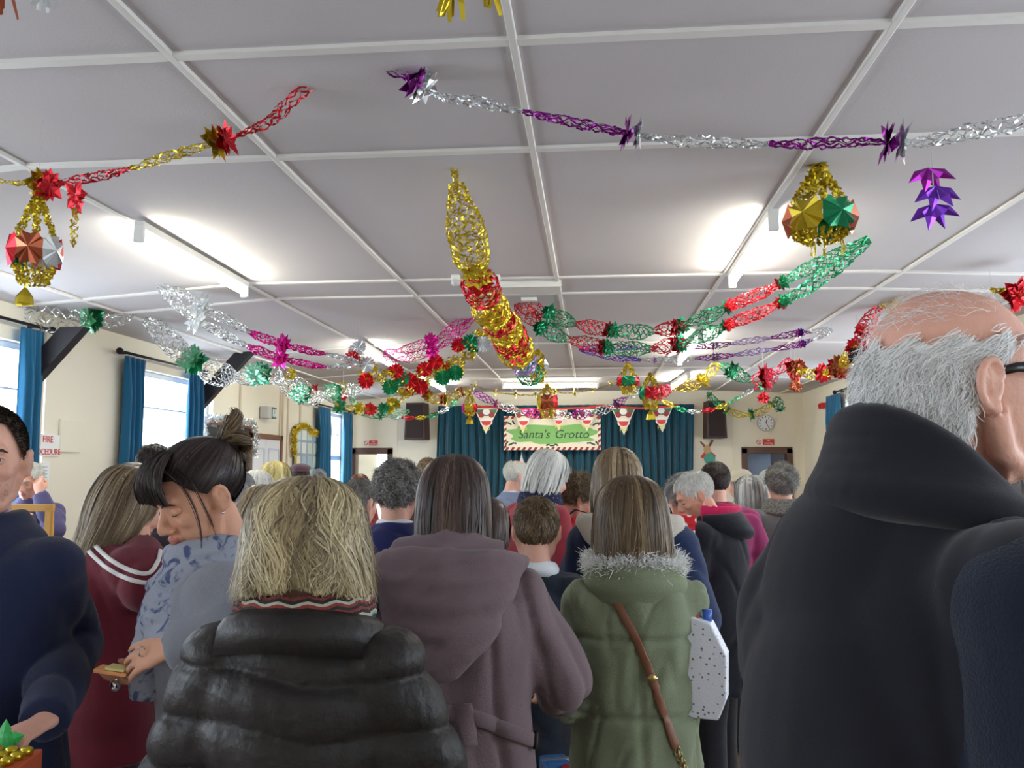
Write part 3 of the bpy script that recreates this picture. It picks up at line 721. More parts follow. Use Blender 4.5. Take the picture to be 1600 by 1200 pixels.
# foil stubs hanging at the top edge
for (px, col, n, lb) in ((708, 'gold', 9, 'gold foil tassel at the top edge, the bigger of two'), (770, 'gold', 4, 'small gold foil tassel at the top edge beside the bigger one'), (80, 'silver', 8, 'silver foil tassel at the top edge'), (8, 'copper', 6, 'dark coppery foil tassel in the top left corner')):
    p = W(px, -40, 1.9); zt = ceil_z(p.x)
    o = empty('foil_tassel', (p.x, 1.9, zt), 0, lb, 'foil decoration')
    b = MB(); py_t = {708: 30, 770: 24, 80: 22, 8: 26}[px]; zb_ = W(px, py_t, 1.9).z
    for i in range(n):
        x = R_.uniform(-.03, .03)*n/8; d0 = V((x*.3, R_.uniform(-.01, .01), zb_-zt+.09)); d1 = V((x*1.2, R_.uniform(-.02, .02), zb_-zt+R_.uniform(-.002, .02)))
        s = V((.007, R_.uniform(-.006, .006), 0)); m = (d0+d1)/2+rvec(.006)
        b.add([d0-s*.3, d0+s*.3, m+s, m-s, d1+s*.6, d1-s*.6], [(0, 1, 2, 3), (3, 2, 4, 5)])
    b.build('foil_strips', F[col], o); MB().tube([(0, 0, 0), (0, 0, zb_-zt+.09)], .0015, 5).build('thread', M_grey, o)

# big gold and red tube hanging down the middle
pts = [(706, 243, 3.86), (710, 268, 3.9), (717, 310, 3.95), (728, 360, 4.1), (738, 405, 4.3), (752, 450, 4.6), (770, 490, 5.0), (790, 515, 5.5), (802, 540, 6.0), (820, 570, 6.6), (830, 590, 7.0)]
garland('thick gold and red foil garland hanging down the middle of the hall', pts,
        [(.0, .05, 'gold', .012, 4), (.04, .24, 'gold', .095, 14), (.22, .34, 'red', .1, 12), (.31, .44, 'gold', .105, 14), (.42, .5, 'red', .1, 12), (.48, .6, 'gold', .11, 14), (.58, .68, 'red', .12, 12), (.66, .8, 'gold', .13, 14), (.8, .9, 'lilac', .1, 10), (.9, 1, 'green', .1, 10)],
        [(.235, 'gold', .1, 9), (.26, 'red', .105, 8), (.43, 'gold', .11, 10), (.455, 'red', .105, 8), (.59, 'gold', .12, 10), (.62, 'red', .12, 8), (.79, 'gold', .13, 10), (.7, 'gold', .13, 9), (.74, 'red', .14, 8)], k=12, cell=.028, w=.009)
# red and green double strand at right
pts = [(808, 474, 7.3), (845, 497, 7.2), (885, 515, 7.0), (935, 527, 6.9), (985, 532, 6.7), (1040, 528, 6.5), (1095, 512, 6.3), (1150, 488, 6.0), (1200, 468, 5.8), (1270, 430, 5.5), (1330, 393, 5.3), (1366, 368, 5.22)]
garland('red and green foil garland sagging across the right half of the ceiling', pts,
        [(0, .09, 'red', .09, 10), (.09, .2, 'green', .08), (.2, .31, 'red', .075), (.31, .43, 'green', .075), (.43, .52, 'red', .07), (.52, .63, 'green', .065), (.63, .78, 'red', .05), (.78, .985, 'green', .05)],
        [(.1, 'green', .12, 9), (.3, ['red', 'green'], .11, 8), (.5, ['red', 'green'], .11, 8), (.645, ['green', 'red'], .08, 7), (.79, ['red', 'green'], .08, 6)], k=7, cell=.035, w=.008, bundles=((-.02, .07), (.02, -.07)), flat=.8)
garland('thin purple and silver double chain below the red and green garland', [(905, 545, 8.4), (960, 550, 8.4), (1030, 553, 8.4), (1110, 549, 8.3), (1165, 542, 8.3), (1240, 530, 8.3), (1300, 516, 8.4)],
        [(0, .25, 'violet', .03), (.25, .45, 'silver', .03), (.45, .6, 'purple', .03), (.6, .75, 'lilac', .03), (.75, .9, 'purple', .03), (.88, 1, 'silver', .025)], [(.3, ['purple'], .07, 6), (.53, ['purple', 'silver'], .08, 7), (.86, ['purple', 'violet'], .07, 7)], k=4, cell=.04, w=.008, bundles=((0, .05), (0, -.06)))
# left: silver into pink
garland('white silver foil garland turning bright pink beside the left lamp', [(230, 412, 5.95), (260, 445, 6.1), (300, 482, 6.3), (350, 510, 6.6), (385, 528, 6.8), (430, 546, 7.1), (470, 556, 7.3), (500, 562, 7.5), (560, 567, 7.9)],
        [(0, .24, 'silver', .05), (.24, .46, 'silver', .05), (.46, .62, 'pink', .05), (.62, .83, 'pink', .04), (.83, 1, 'silver', .03)], [(.235, 'silver', .16, 9), (.62, 'pink', .15, 8), ], k=6, cell=.035, w=.011, bundles=((0, .06), (0, -.06)), flat=.7)
garland('pink foil garland rising to the middle gold garland', [(742, 493, 7.9), (715, 512, 8.0), (688, 533, 8.1), (650, 548, 8.3), (612, 556, 8.6), (600, 551, 8.8)],
        [(0, .35, 'pink', .04), (.35, .75, 'pink', .05), (.75, 1, 'pink', .03)], [(.4, 'pink', .13, 8)], k=5, cell=.05, w=.008, bundles=((0, .04), (0, -.05)))
# left wall: silver net with pale green stars
garland('wide silver foil garland with green star along the nearest left window', [(-60, 478, 6.2), (0, 484, 6.3), (60, 494, 6.4), (130, 498, 6.6), (175, 494, 6.8), (207, 487, 6.95)],
        [(0, .32, 'silver', .1), (.32, .72, 'silver', .12), (.72, 1, 'silver', .09)], [(.7, ['mint', 'green'], .16, 11, 1)], k=12, cell=.04, w=.008)
garland('silver foil garland with green stars running down over the chalkboard', [(226, 494, 7.1), (255, 522, 7.3), (283, 550, 7.6), (330, 580, 8.0), (378, 590, 8.6), (420, 584, 9.0), (450, 604, 9.6), (490, 622, 10.1), (522, 612, 10.6), (565, 608, 11.2)],
        [(0, .18, 'silver', .1), (.18, .34, 'silver', .12), (.34, .56, 'silver', .11), (.56, .78, 'silver', .11), (.78, 1, 'silver', .08)], [(.17, ['mint', 'green'], .17, 11, 1), (.43, ['mint', 'green'], .17, 11, 1), (.67, ['mint', 'green'], .16, 10, 1), (.85, ['mint', 'green'], .15, 9, 1)], k=12, cell=.045, w=.009)
# honeycomb chain: gold balls with rosettes
o = empty('honeycomb_garland', W(560, 556, 8.2), 0, 'chain of gold foil balls with red, green and silver rosettes', 'garland')
HP = [(556, 553), (578, 583), (608, 592), (633, 606), (660, 590), (688, 578), (712, 572), (730, 548), (752, 530)]
for i, (px, py) in enumerate(HP):
    c = W(px, py, 8.2+(i-4)*.04)-o.location; r = .11 if i else .09; b = MB()
    for j in range(170):
        d = rvec(); d.normalize(); s = d.orthogonal().normalized(); e = d.cross(s); p = c+d*r*R_.uniform(.6, 1); q = .018
        b.add([p-s*q, p+e*q*.6, p+s*q, p-e*q*.6+d*.01], [(0, 1, 2, 3)])
    b.build('foil_ball', F['gold' if i else 'silver'], o)
    for k, cc in enumerate(R_.sample(['red', 'green', 'silver', 'red'], 2)):
        d = V((R_.uniform(-1, 1), -.6, R_.choice((-1, 1))*R_.uniform(.4, 1))).normalized(); b = MB(); cc_ = c+d*r*1.0
        T, A, B = frame(V((d.x*.3, -1, d.z*.3))); n = 14
        ring = [cc_+(A*math.cos(2*PI*q/(2*n))+B*math.sin(2*PI*q/(2*n)))*(.085 if q % 2 else .068)+T*(.012 if q % 2 else -.004) for q in range(2*n)]
        b.add([cc_]+ring, [(0, 1+q, 1+(q+1) % (2*n)) for q in range(2*n)]); b.build('rosette', F[cc], o)
# bright stars along the far left
o = garland('far garland of yellow, red and green foil stars above the left doorway', [(448, 582, 10.6), (468, 592, 10.8), (486, 606, 11), (515, 625, 11.2), (535, 636, 11.4), (560, 638, 11.6), (585, 640, 12), (608, 636, 12.3), (630, 622, 12.6), (652, 600, 13)],
        [(0, .3, 'silver', .035), (.3, .55, 'gold', .035), (.55, .8, 'green', .04), (.8, 1, 'gold', .04)],
        [(.03, 'gold', .12, 8), (.18, 'red', .13, 8), (.34, 'green', .14, 8), (.45, 'gold', .12, 8), (.55, 'red', .13, 8), (.66, 'green', .12, 8), (.76, 'gold', .12, 8), (.9, 'red', .11, 8)], k=5, cell=.06, w=.01)
garland('thin green and silver foil chain hanging between the far star garlands', [(548, 605, 13), (552, 628, 13.1), (565, 645, 13.2), (605, 650, 13.4), (640, 642, 13.4)], [(0, .3, 'mint', .05), (.3, .7, 'green', .05), (.7, 1, 'mint', .05)], [(.3, 'green', .13, 7), (.62, 'green', .12, 7)], k=5, cell=.06, w=.01)
def rainbow(label, pts, cols, Y, rad=.035):
    P = [(x, y, Y) for x, y in pts]; n = len(cols)
    garland(label, P, [(i/n, (i+1)/n, c, rad) for i, c in enumerate(cols)], [], k=4, cell=.05, w=.013, hook=False)
rainbow('narrow red, gold, green and silver chain left of the grotto sign', [(610, 652), (650, 653), (672, 650), (700, 638), (715, 622)], ['silver', 'red', 'gold', 'green', 'silver', 'green'], 14.0)
rainbow('narrow multicoloured chain drooping past the right stage speaker', [(1014, 618), (1040, 628), (1065, 640), (1095, 643), (1130, 634), (1165, 615), (1195, 598)], ['red', 'gold', 'green', 'silver', 'red', 'gold', 'mint', 'silver', 'rose'], 14.0)
garland('pink and silver foil garland draped in front of the grotto sign', [(741, 613, 13.6), (770, 628, 13.6), (800, 640, 13.6), (835, 646, 13.6), (870, 648, 13.6), (905, 648, 13.6), (945, 640, 13.6), (968, 628, 13.6), (1003, 608, 13.6)],
        [(0, .14, 'purple', .06), (.14, .3, 'silver', .06), (.3, .45, 'pink', .08), (.45, .58, 'silver', .07), (.58, .68, 'purple', .08), (.68, .82, 'silver', .07), (.82, .9, 'purple', .06), (.9, 1, 'silver', .05)], [(.14, 'pink', .11, 8), (.4, 'purple', .12, 8), (.6, 'pink', .11, 8), (.84, 'purple', .13, 8)], k=7, cell=.05, w=.012, hook=False)
o = garland('row of small pale gold foil bells strung across in front of the stage', [(735, 600, 13), (772, 612, 13), (802, 616, 13), (830, 617, 13), (862, 612, 13), (890, 614, 13), (925, 609, 13), (950, 602, 13), (992, 585, 13)],
        [(0, 1, 'gold', .012, 3)], [(t, 'gold', .09, 6) for t in (.04, .16, .28, .4, .52, .63, .74, .85, .96)], k=3, cell=.09, w=.01, hook=False)
garland('red and gold foil garland bunched over the left stage speaker', [(655, 606, 12.5), (675, 622, 12.5), (692, 624, 12.5), (710, 618, 12.5), (735, 606, 12.5)], [(0, .5, 'gold', .08), (.5, 1, 'gold', .07)], [(.2, ['red', 'gold'], .13, 8), (.5, ['red', 'gold'], .14, 8), (.8, ['gold', 'red'], .12, 8)], k=8, cell=.05, w=.012)
garland('gold, green and rose foil garland with big stars high on the right', [(1020, 618, 10.6), (1050, 606, 10.5), (1078, 602, 10.4), (1098, 594, 10.3), (1122, 572, 10.2), (1145, 580, 10.1), (1168, 592, 10), (1198, 590, 9.9), (1215, 582, 9.8), (1235, 560, 9.7)],
        [(0, .14, 'rose', .08), (.14, .38, 'gold', .07), (.38, .5, 'gold', .06), (.5, .72, 'green', .08), (.72, .88, 'rose', .1), (.88, 1, 'rose', .05)], [(.35, 'gold', .14, 9), (.58, 'green', .14, 9), (.8, 'rose', .2, 12), (.08, 'rose', .11, 8)], k=8, cell=.05, w=.01)
garland('green and gold foil garland sagging above the wall clock', [(1105, 613, 14.6), (1122, 630, 14.6), (1145, 645, 14.6), (1172, 648, 14.6), (1195, 640, 14.6), (1215, 624, 14.6), (1220, 642, 14.6)], [(0, .25, 'green', .05), (.25, .5, 'gold', .06), (.5, .8, 'gold', .06), (.8, 1, 'green', .06)], [(.05, 'green', .12, 7), (.28, 'green', .12, 7), (.55, 'green', .14, 8), (.78, 'green', .14, 7), (.98, 'green', .13, 7)], k=6, cell=.06, w=.012, hook=False)
garland('red and gold foil garland rising behind the bald head', [(1237, 572, 9.6), (1262, 584, 9.3), (1285, 583, 9.0), (1308, 576, 8.6), (1330, 556, 8.2), (1345, 528, 7.9), (1356, 505, 7.7), (1378, 477, 7.5), (1405, 480, 7.2), (1440, 473, 7.0)],
        [(.05, .25, 'gold', .05), (.25, .42, 'gold', .05), (.42, .6, 'gold', .07), (.6, .8, 'red', .07), (.8, 1, 'gold', .04)], [(.04, ['red', 'copper'], .14, 8), (.24, 'red', .13, 8), (.4, ['red', 'copper'], .14, 9), (.58, 'red', .14, 8), (.68, 'red', .1, 8), (.97, 'rose', .08, 6)], k=7, cell=.045, w=.011)
garland('red foil garland by the right edge behind the bald head', [(1548, 452, 6.1), (1575, 458, 6.0), (1600, 462, 5.9), (1650, 452, 5.7)], [(0, .5, 'gold', .02), (.4, 1, 'red', .06)], [(.45, 'red', .15, 9), (.2, 'gold', .05, 5)], k=7, cell=.04, w=.01)
o = empty('foil_rosette', W(1341, 557, 8.0), 0, 'dark green black foil rosette hanging beside the red garland', 'foil decoration')
b = MB(); petals(b, V((0, 0, 0)), (0, 1, .3), .1, 10, layers=3); b.build('rosette', F['black'], o); MB().tube([(0, 0, 0), (0, 0, ceil_z(o.location.x)-o.location.z)], .002, 5).build('thread', M_grey, o)

# hanging lanterns
def lantern(label, Y, px, ytop, ybox0, ybox1, ybot, cols, wpx, tassel=None, topcol='gold', yth=None, frill='gold'):
    c = W(px, ytop, Y); zs = [W(px, y, Y).z-c.z for y in (ybox0, ybox1, ybot)]; w = wpx/1350*Y/2
    o = empty('foil_lantern', c, 0, label, 'hanging lantern', None)
    H = max(.02, ceil_z(c.x)-c.z); MB().tube([(0, 0, 0), (0, 0, H)], .0015, 5).build('thread', M_grey, o)
    b = MB()
    for j in range(6):
        a = 2*PI*j/6; A = V((0, 0, 0)); B = V((w*.8*math.cos(a), w*.8*math.sin(a), zs[0])); n = 8
        at = lambda t, A=A, B=B: A.lerp(B, t); net(b, at, (B-A).length, 0, 1, w*.12, 3, max(.014, abs(zs[0])/8), w*.11, taper=(.8, .8))
    b.build('top_chains', F[topcol], o)
    b2 = MB(); petals(b2, V((0, 0, -.005)), (0, 0, 1), w*.45, 6); b2.build('cap', F[topcol], o)
    n = len(cols); zm = (zs[0]+zs[1])/2; hz = (zs[0]-zs[1])/2
    for i in range(n):
        a = 2*PI*(i+.5)/n+.35; d = V((math.cos(a), math.sin(a), 0)); s = V((-d.y, d.x, 0)); hw = w*math.tan(PI/n)*.98; b = MB()
        cc = d*w*.85+V((0, 0, zm)); pts = []
        # leaf-shaped panel with toothed outline and a raised fold
        m = 16
        for q in range(m):
            t = 2*PI*q/m; rr_ = 1 if q % 2 else .84; sx = rr_*hw*1.02*(abs(math.cos(t))**.6)*(1 if math.cos(t) > 0 else -1); sz = rr_*hz*(abs(math.sin(t))**.6)*(1 if math.sin(t) > 0 else -1)
            pts.append(cc+s*sx+V((0, 0, sz))+d*(.1*w*(q % 2)))
        b.add([cc+d*w*.3]+pts, [(0, 1+q, 1+(q+1) % m) for q in range(m)]); b.build('lantern_panel', F[cols[i]], o)
    b = MB(); 
    for j in range(18):
        a = 2*PI*j/18; p = V((w*.8*math.cos(a), w*.8*math.sin(a), zs[1]+hz*.1)); q = V((w*.5*math.cos(a), w*.5*math.sin(a), zs[2]))
        net(b, lambda t, A=p, B=q: A.lerp(B, t), (p-q).length, 0, 1, w*.06, 2, max(.012, (p-q).length/5), w*.1, taper=(1, 1))
    b.build('lower_frill', F[frill], o)
    if tassel:
        zt0, zt1, cc = W(px+tassel[3], tassel[0], Y).z-c.z, W(px+tassel[3], tassel[1], Y).z-c.z, tassel[2]; b = MB(); x = tassel[3]/1350*Y
        for j in range(9):
            a = 2*PI*j/9; tw = abs(zt1-zt0)*.45; p = V((x+.006*math.cos(a), .006*math.sin(a), zt0)); q = V((x+tw*math.cos(a), tw*math.sin(a), zt1+R_.uniform(0, .01))); s = V((-math.sin(a), math.cos(a), 0))*tw*.36
            mid = p.lerp(q, .55)+V((math.cos(a), math.sin(a), 0))*tw*.25
            b.add([p-s*.2, p+s*.2, mid+s, mid-s, q+s, q-s], [(0, 1, 2, 3), (3, 2, 4, 5)])
        b.build('bell_tassel', F[cc], o); MB().tube([V((x*.5, 0, zs[1])), V((x, 0, zt0))], .004, 5).build('tassel_cord', F[frill], o)
    return o
lantern('red, silver and green foil lantern with gold bell hanging on the left', 3.18, 60, 300, 368, 420, 445, ['red', 'silver', 'green', 'red', 'copper', 'silver'], 78, (450, 478, 'gold', -14))
lantern('green and gold foil lantern hanging on the right above the garland', 4.0, 1278, 254, 318, 368, 376, ['green', 'gold', 'copper', 'gold', 'green', 'copper'], 100)
o = empty('gold_streamers', W(1290, 366, 4.0), 0, 'thin gold foil streamers hanging out of the green and gold lantern', 'foil decoration')
for x in (-.055, -.0, .075):
    b = MB(); drop_strands(b, V((x, 0, 0)), 5, .1, .012); b.build('streamer', F['gold'], o)
o = empty('petal_drop', W(119, 292, 3.15), 0, 'red foil petals over a gold chain beside the left hanging lantern', 'foil decoration')
b = MB(); petals(b, V((0, 0, -.03)), (.3, 1, .2), .06, 6, layers=2); petals(b, V((.005, 0, -.075)), (.3, 1, .2), .05, 6, layers=1); b.build('petals', F['red'], o)
b = MB(); net(b, lambda t: V((0, 0, -.09-.15*t)), .15, 0, 1, .014, 4, .02, .006); b.build('gold_chain', F['gold'], o); MB().tube([(0, 0, .02), (0, 0, -.1)], .002, 5).build('thread', M_grey, o)
for (lb, Y, px, ys_, cols, w_, tas) in (
    ('small gold topped lantern hanging above the right end of the grotto sign', 11.5, 981, (565, 588, 604, 616), ['red', 'green', 'red', 'green', 'red'], 32, None),
    ('gold foil lantern with red and green panels and bell right of the grotto sign', 12.0, 1016, (583, 604, 625, 640), ['red', 'gold', 'green', 'red', 'copper'], 32, (640, 656, 'gold', 0)),
    ('red and gold foil lantern hanging in front of the grotto sign', 12.5, 855, (600, 616, 640, 654), ['gold', 'red', 'gold', 'copper', 'red'], 30, None),
    ('small red capped silver lantern beside the middle gold garland', 7.4, 840, (546, 562, 580, 598), ['silver', 'lilac', 'green', 'gold', 'silver'], 32, None),
    ('gold and red lantern with gold bell left of the grotto sign', 12.2, 734, (612, 630, 645, 650), ['silver', 'red', 'pink', 'gold', 'red'], 22, (650, 663, 'gold', 0))):
    lantern(lb, Y, px, *ys_, cols, w_, tas)
for (lb, Y, px, ys_, cols) in (('red and green foil star pair dangling above the wall clock', 10.5, 1193, (600, 622), ('green', 'red')), ('red and gold foil star pair dangling below the right red garland', 10.0, 1243, (585, 603), ('red', 'copper')),
                               ('red and green foil star dangling above the left doorway', 11.5, 536, (605, 618), ('gold', 'red')), ('gold foil star pair hanging over the left stage speaker', 12.3, 610, (628, 640), ('gold', 'gold'))):
    c = W(px, ys_[0], Y); o = empty('foil_star_drop', c, 0, lb, 'foil decoration')
    for i, yy in enumerate(ys_):
        b = MB(); p = W(px, yy, Y)-c; petals(b, p, (.1, 1, .2), .085, 6, layers=2); b.build('foil_star', F[cols[i]], o)
    MB().tube([(0, 0, ceil_z(c.x)-c.z), W(px, ys_[1], Y)-c], .003, 5).build('thread', M_grey, o)

# tinsel round the boards
def tinsel(label, pts, col, r=.045, dens=900):
    L = sum((b-a).length for a, b in zip(pts, pts[1:])); o0 = pts[0].copy(); at, _ = resample([p-o0 for p in pts], 0); b = MB()
    for i in range(int(L*dens)):
        c = at(R_.random()); d = rvec().normalized(); e = c+d*r*R_.uniform(.5, 1.1); s = d.orthogonal().normalized()*.0035
        b.add([c-s, c+s, e+s, e-s], [(0, 1, 2, 3)])
    o = empty('tinsel', o0, 0, label, 'tinsel'); b.build('tinsel_strands', F[col], o); MB().tube([at(i/30) for i in range(31)], .004, 6).build('core_wire', F[col], o)
c0, w, h = CHALK; P = lambda y, z: V((XL+.06, c0.y+y*w, c0.z+z*h))
tinsel('silver tinsel draped over the chalkboard frame', [P(-.52, .05), P(-.53, .3), P(-.5, .5), P(-.2, .54), P(.2, .52), P(.47, .53), P(.55, .3), P(.54, .0)], 'silver', .06)
c0, w, h = NOTICE
tinsel('gold tinsel draped over the notice board frame', [P(-.55, .0), P(-.6, .25), P(-.5, .45), P(-.15, .53), P(.1, .44), P(.35, .42), P(.55, .5)], 'gold', .07)
# ------------------------------------------------------------------ people
def rotz(a): return Matrix.Rotation(math.radians(a), 4, 'Z')
def rotx(a): return Matrix.Rotation(math.radians(a), 4, 'X')
def roty(a): return Matrix.Rotation(math.radians(a), 4, 'Y')
def skin_mat(name, rgb):
    if name in MATS: return MATS[name]
    m = mat(name, rgb, .55, bump=.12, bscale=180, var=.06, vscale=30, spec=.35)
    b = m.node_tree.nodes['Principled BSDF']; b.inputs['Subsurface Weight'].default_value = .12; b.inputs['Subsurface Radius'].default_value = (.02, .008, .005); b.inputs['Subsurface Scale'].default_value = .6
    return m
SK = skin_mat('skin_pale', (226, 172, 150)); SKR = skin_mat('skin_ruddy', (232, 178, 158)); SKY = skin_mat('skin_young', (226, 170, 142))
M_lip = mat('lips', (196, 122, 112), .5); M_eyew = mat('eye_white', (178, 172, 170), .35); M_iris = mat('eye_iris', (52, 60, 66), .15); M_brow = mat('brow_hair', (60, 44, 36), .8)
M_browg = mat('brow_grey', (150, 145, 140), .8)
M_shoe = mat('black_leather', (28, 26, 28), .4); M_sole = mat('rubber_sole', (50, 46, 44), .7)

def head_prims(b, H, hs=1, nose=1, jaw=1, ears=1):
    """face looks along +Y, crown +Z, origin between the ears"""
    p = MB()
    p.ell((0, -.014, .04), (.076, .096, .083), None, 28, 18)
    p.ell((0, .012, .002), (.069, .078, .082), None, 24, 16)
    p.ell((0, .03, -.045), (.056*jaw, .05, .062), None, 24, 16)
    p.ell((0, .066, -.088), (.024*jaw, .02, .019), None, 16, 10)
    p.tube([(0, .02, -.105), (0, .05, -.1)], [(.042*jaw, .016), (.028*jaw, .014)], 16, side=(1, 0, 0))
    p.ell((0, .078, .028), (.05, .014, .013), None, 18, 10)              # brow
    for s in (-1, 1):
        p.ell((s*.038, .062, -.022), (.022, .02, .018), None, 14, 10)     # cheek
        p.tube([(s*.064, -.0, -.03), (s*.052, .012, -.075), (s*.028, .05, -.1)], [.016, .016, .014], 10)
    p.tube([(0, .082, .016), (0, .094, -.008), (0, .107*nose, -.03)], [(.008, .008), (.0095, .01), (.0115, .012)], 12, side=(1, 0, 0))
    p.ell((0, .104*nose, -.034), (.0125, .012, .0095), None, 12, 8)
    for s in (-1, 1): p.ell((s*.0115, .094, -.036), (.0085, .011, .008), None, 10, 8)
    p.ell((0, .085, -.062), (.022, .011, .012), None, 14, 8)
    p.ell((0, .0925, -.0575), (.0205, .0075, .0048), None, 14, 8); p.ell((0, .0915, -.068), (.0175, .0075, .0058), None, 14, 8)
    if ears:
        for s in (-1, 1):
            c = V((s*.078, -.008, .0))
            ring = []
            for q in range(13):
                a = PI*(-.55+1.62*q/12)+PI/2-1.2
                ring.append(c+V((s*(.004+.010*math.sin(q/12*PI)), -.015*math.sin(a)*1.1-.004, .028*math.cos(a))))
            p.tube(ring, .0048, 8)
            p.ell(c+V((s*.000, -.003, -.001)), (.0105, .0165, .027), None, 14, 10); p.ell(c+V((s*.011, -.006, .004)), (.003, .004, .014), None, 10, 8)
            p.ell(c+V((s*.0065, .0, -.027)), (.005, .008, .010), None, 10, 8)
            p.ell(c+V((s*.008, .006, -.002)), (.004, .005, .008), None, 8, 6)
    p.xf(H @ Matrix.Scale(hs, 4)); b.v, off = b.v, len(b.v)
    b.v.extend(p.v); b.f.extend([tuple(off+i for i in f) for f in p.f]); b.m.extend(p.m)

def face_post(H, hs):
    Hi = np.array((H @ Matrix.Scale(hs, 4)).inverted()); Hm = np.array(H @ Matrix.Scale(hs, 4))
    def fn(co, no):
        q = co @ Hi[:3, :3].T + Hi[:3, 3]; d = np.zeros_like(q)
        for s in (-1, 1):
            e = np.exp(-(((q[:, 0]-s*.031)/.016)**2+((q[:, 2]-.004)/.0115)**2))*(q[:, 1] > .03); d[:, 1] -= e*.011
            t = np.exp(-(((q[:, 0]-s*.075)/.012)**2+((q[:, 2]-.03)/.03)**2+((q[:, 1]-.04)/.03)**2)); d[:, 0] -= s*t*.004
        m = np.exp(-((q[:, 0]/.02)**2+((q[:, 2]+.0628)/.0022)**2))*(q[:, 1] > .07); d[:, 1] -= m*.004
        return co + d @ Hm[:3, :3].T
    return fn

def hand_prims(b, wrist, tip, pn, side, curl=35, sc=1.0, spread=5, thumb_in=20):
    """side: +1 thumb lies towards cross(dir, pn) ... palm, four unequal bent fingers and a thumb from the palm's side"""
    wrist, tip = V(wrist), V(tip); d = (tip-wrist).normalized(); pn = V(pn); pn = (pn-d*pn.dot(d)).normalized(); a = d.cross(pn)*side
    k = wrist+d*.088*sc
    b.tube([wrist-d*.02*sc, wrist+d*.015*sc, wrist+d*.05*sc, k], [(.026*sc, .019*sc), (.030*sc, .016*sc), (.040*sc, .0155*sc), (.038*sc, .012*sc)], 14, side=a)
    for i, L in enumerate((.072, .080, .074, .058)):
        off = (.0305-.0205*i)*sc; p = wrist+d*(.080-.004*abs(i-1))*sc+a*off
        ang = math.radians(spread*(1.2-i)); dd = (d*math.cos(ang)+a*math.sin(ang)).normalized(); pts = [p]; c = math.radians(curl)*(.8+.12*i)
        cur = 0
        for f, seg in enumerate((.44, .32, .26)):
            cur += c*(.7 if f == 0 else 1); v = dd*math.cos(cur)+pn*math.sin(cur); pts.append(pts[-1]+v*L*seg*sc)
        b.tube(pts, [.0088*sc, .0086*sc, .0076*sc, .0058*sc], 8); b.ell(pts[-1], .0062*sc, None, 8, 6); b.ell(pts[0], .0094*sc, None, 8, 6)
    ti = math.radians(thumb_in)
    p0 = wrist+d*.022*sc+a*.022*sc+pn*.006*sc; v1 = (d*.75+a*.62+pn*.25).normalized(); v2 = (d*.92+a*(.25-.3*math.sin(ti))+pn*(.2+.5*math.sin(ti))).normalized()
    p1 = p0+v1*.036*sc; p2 = p1+v2*.03*sc; p3 = p2+(v2+d*.2-a*.1).normalized()*.024*sc
    b.tube([p0, p1, p2, p3], [.0145*sc, .0115*sc, .0095*sc, .0072*sc], 8); b.ell(p3, .0072*sc, None, 8, 6)

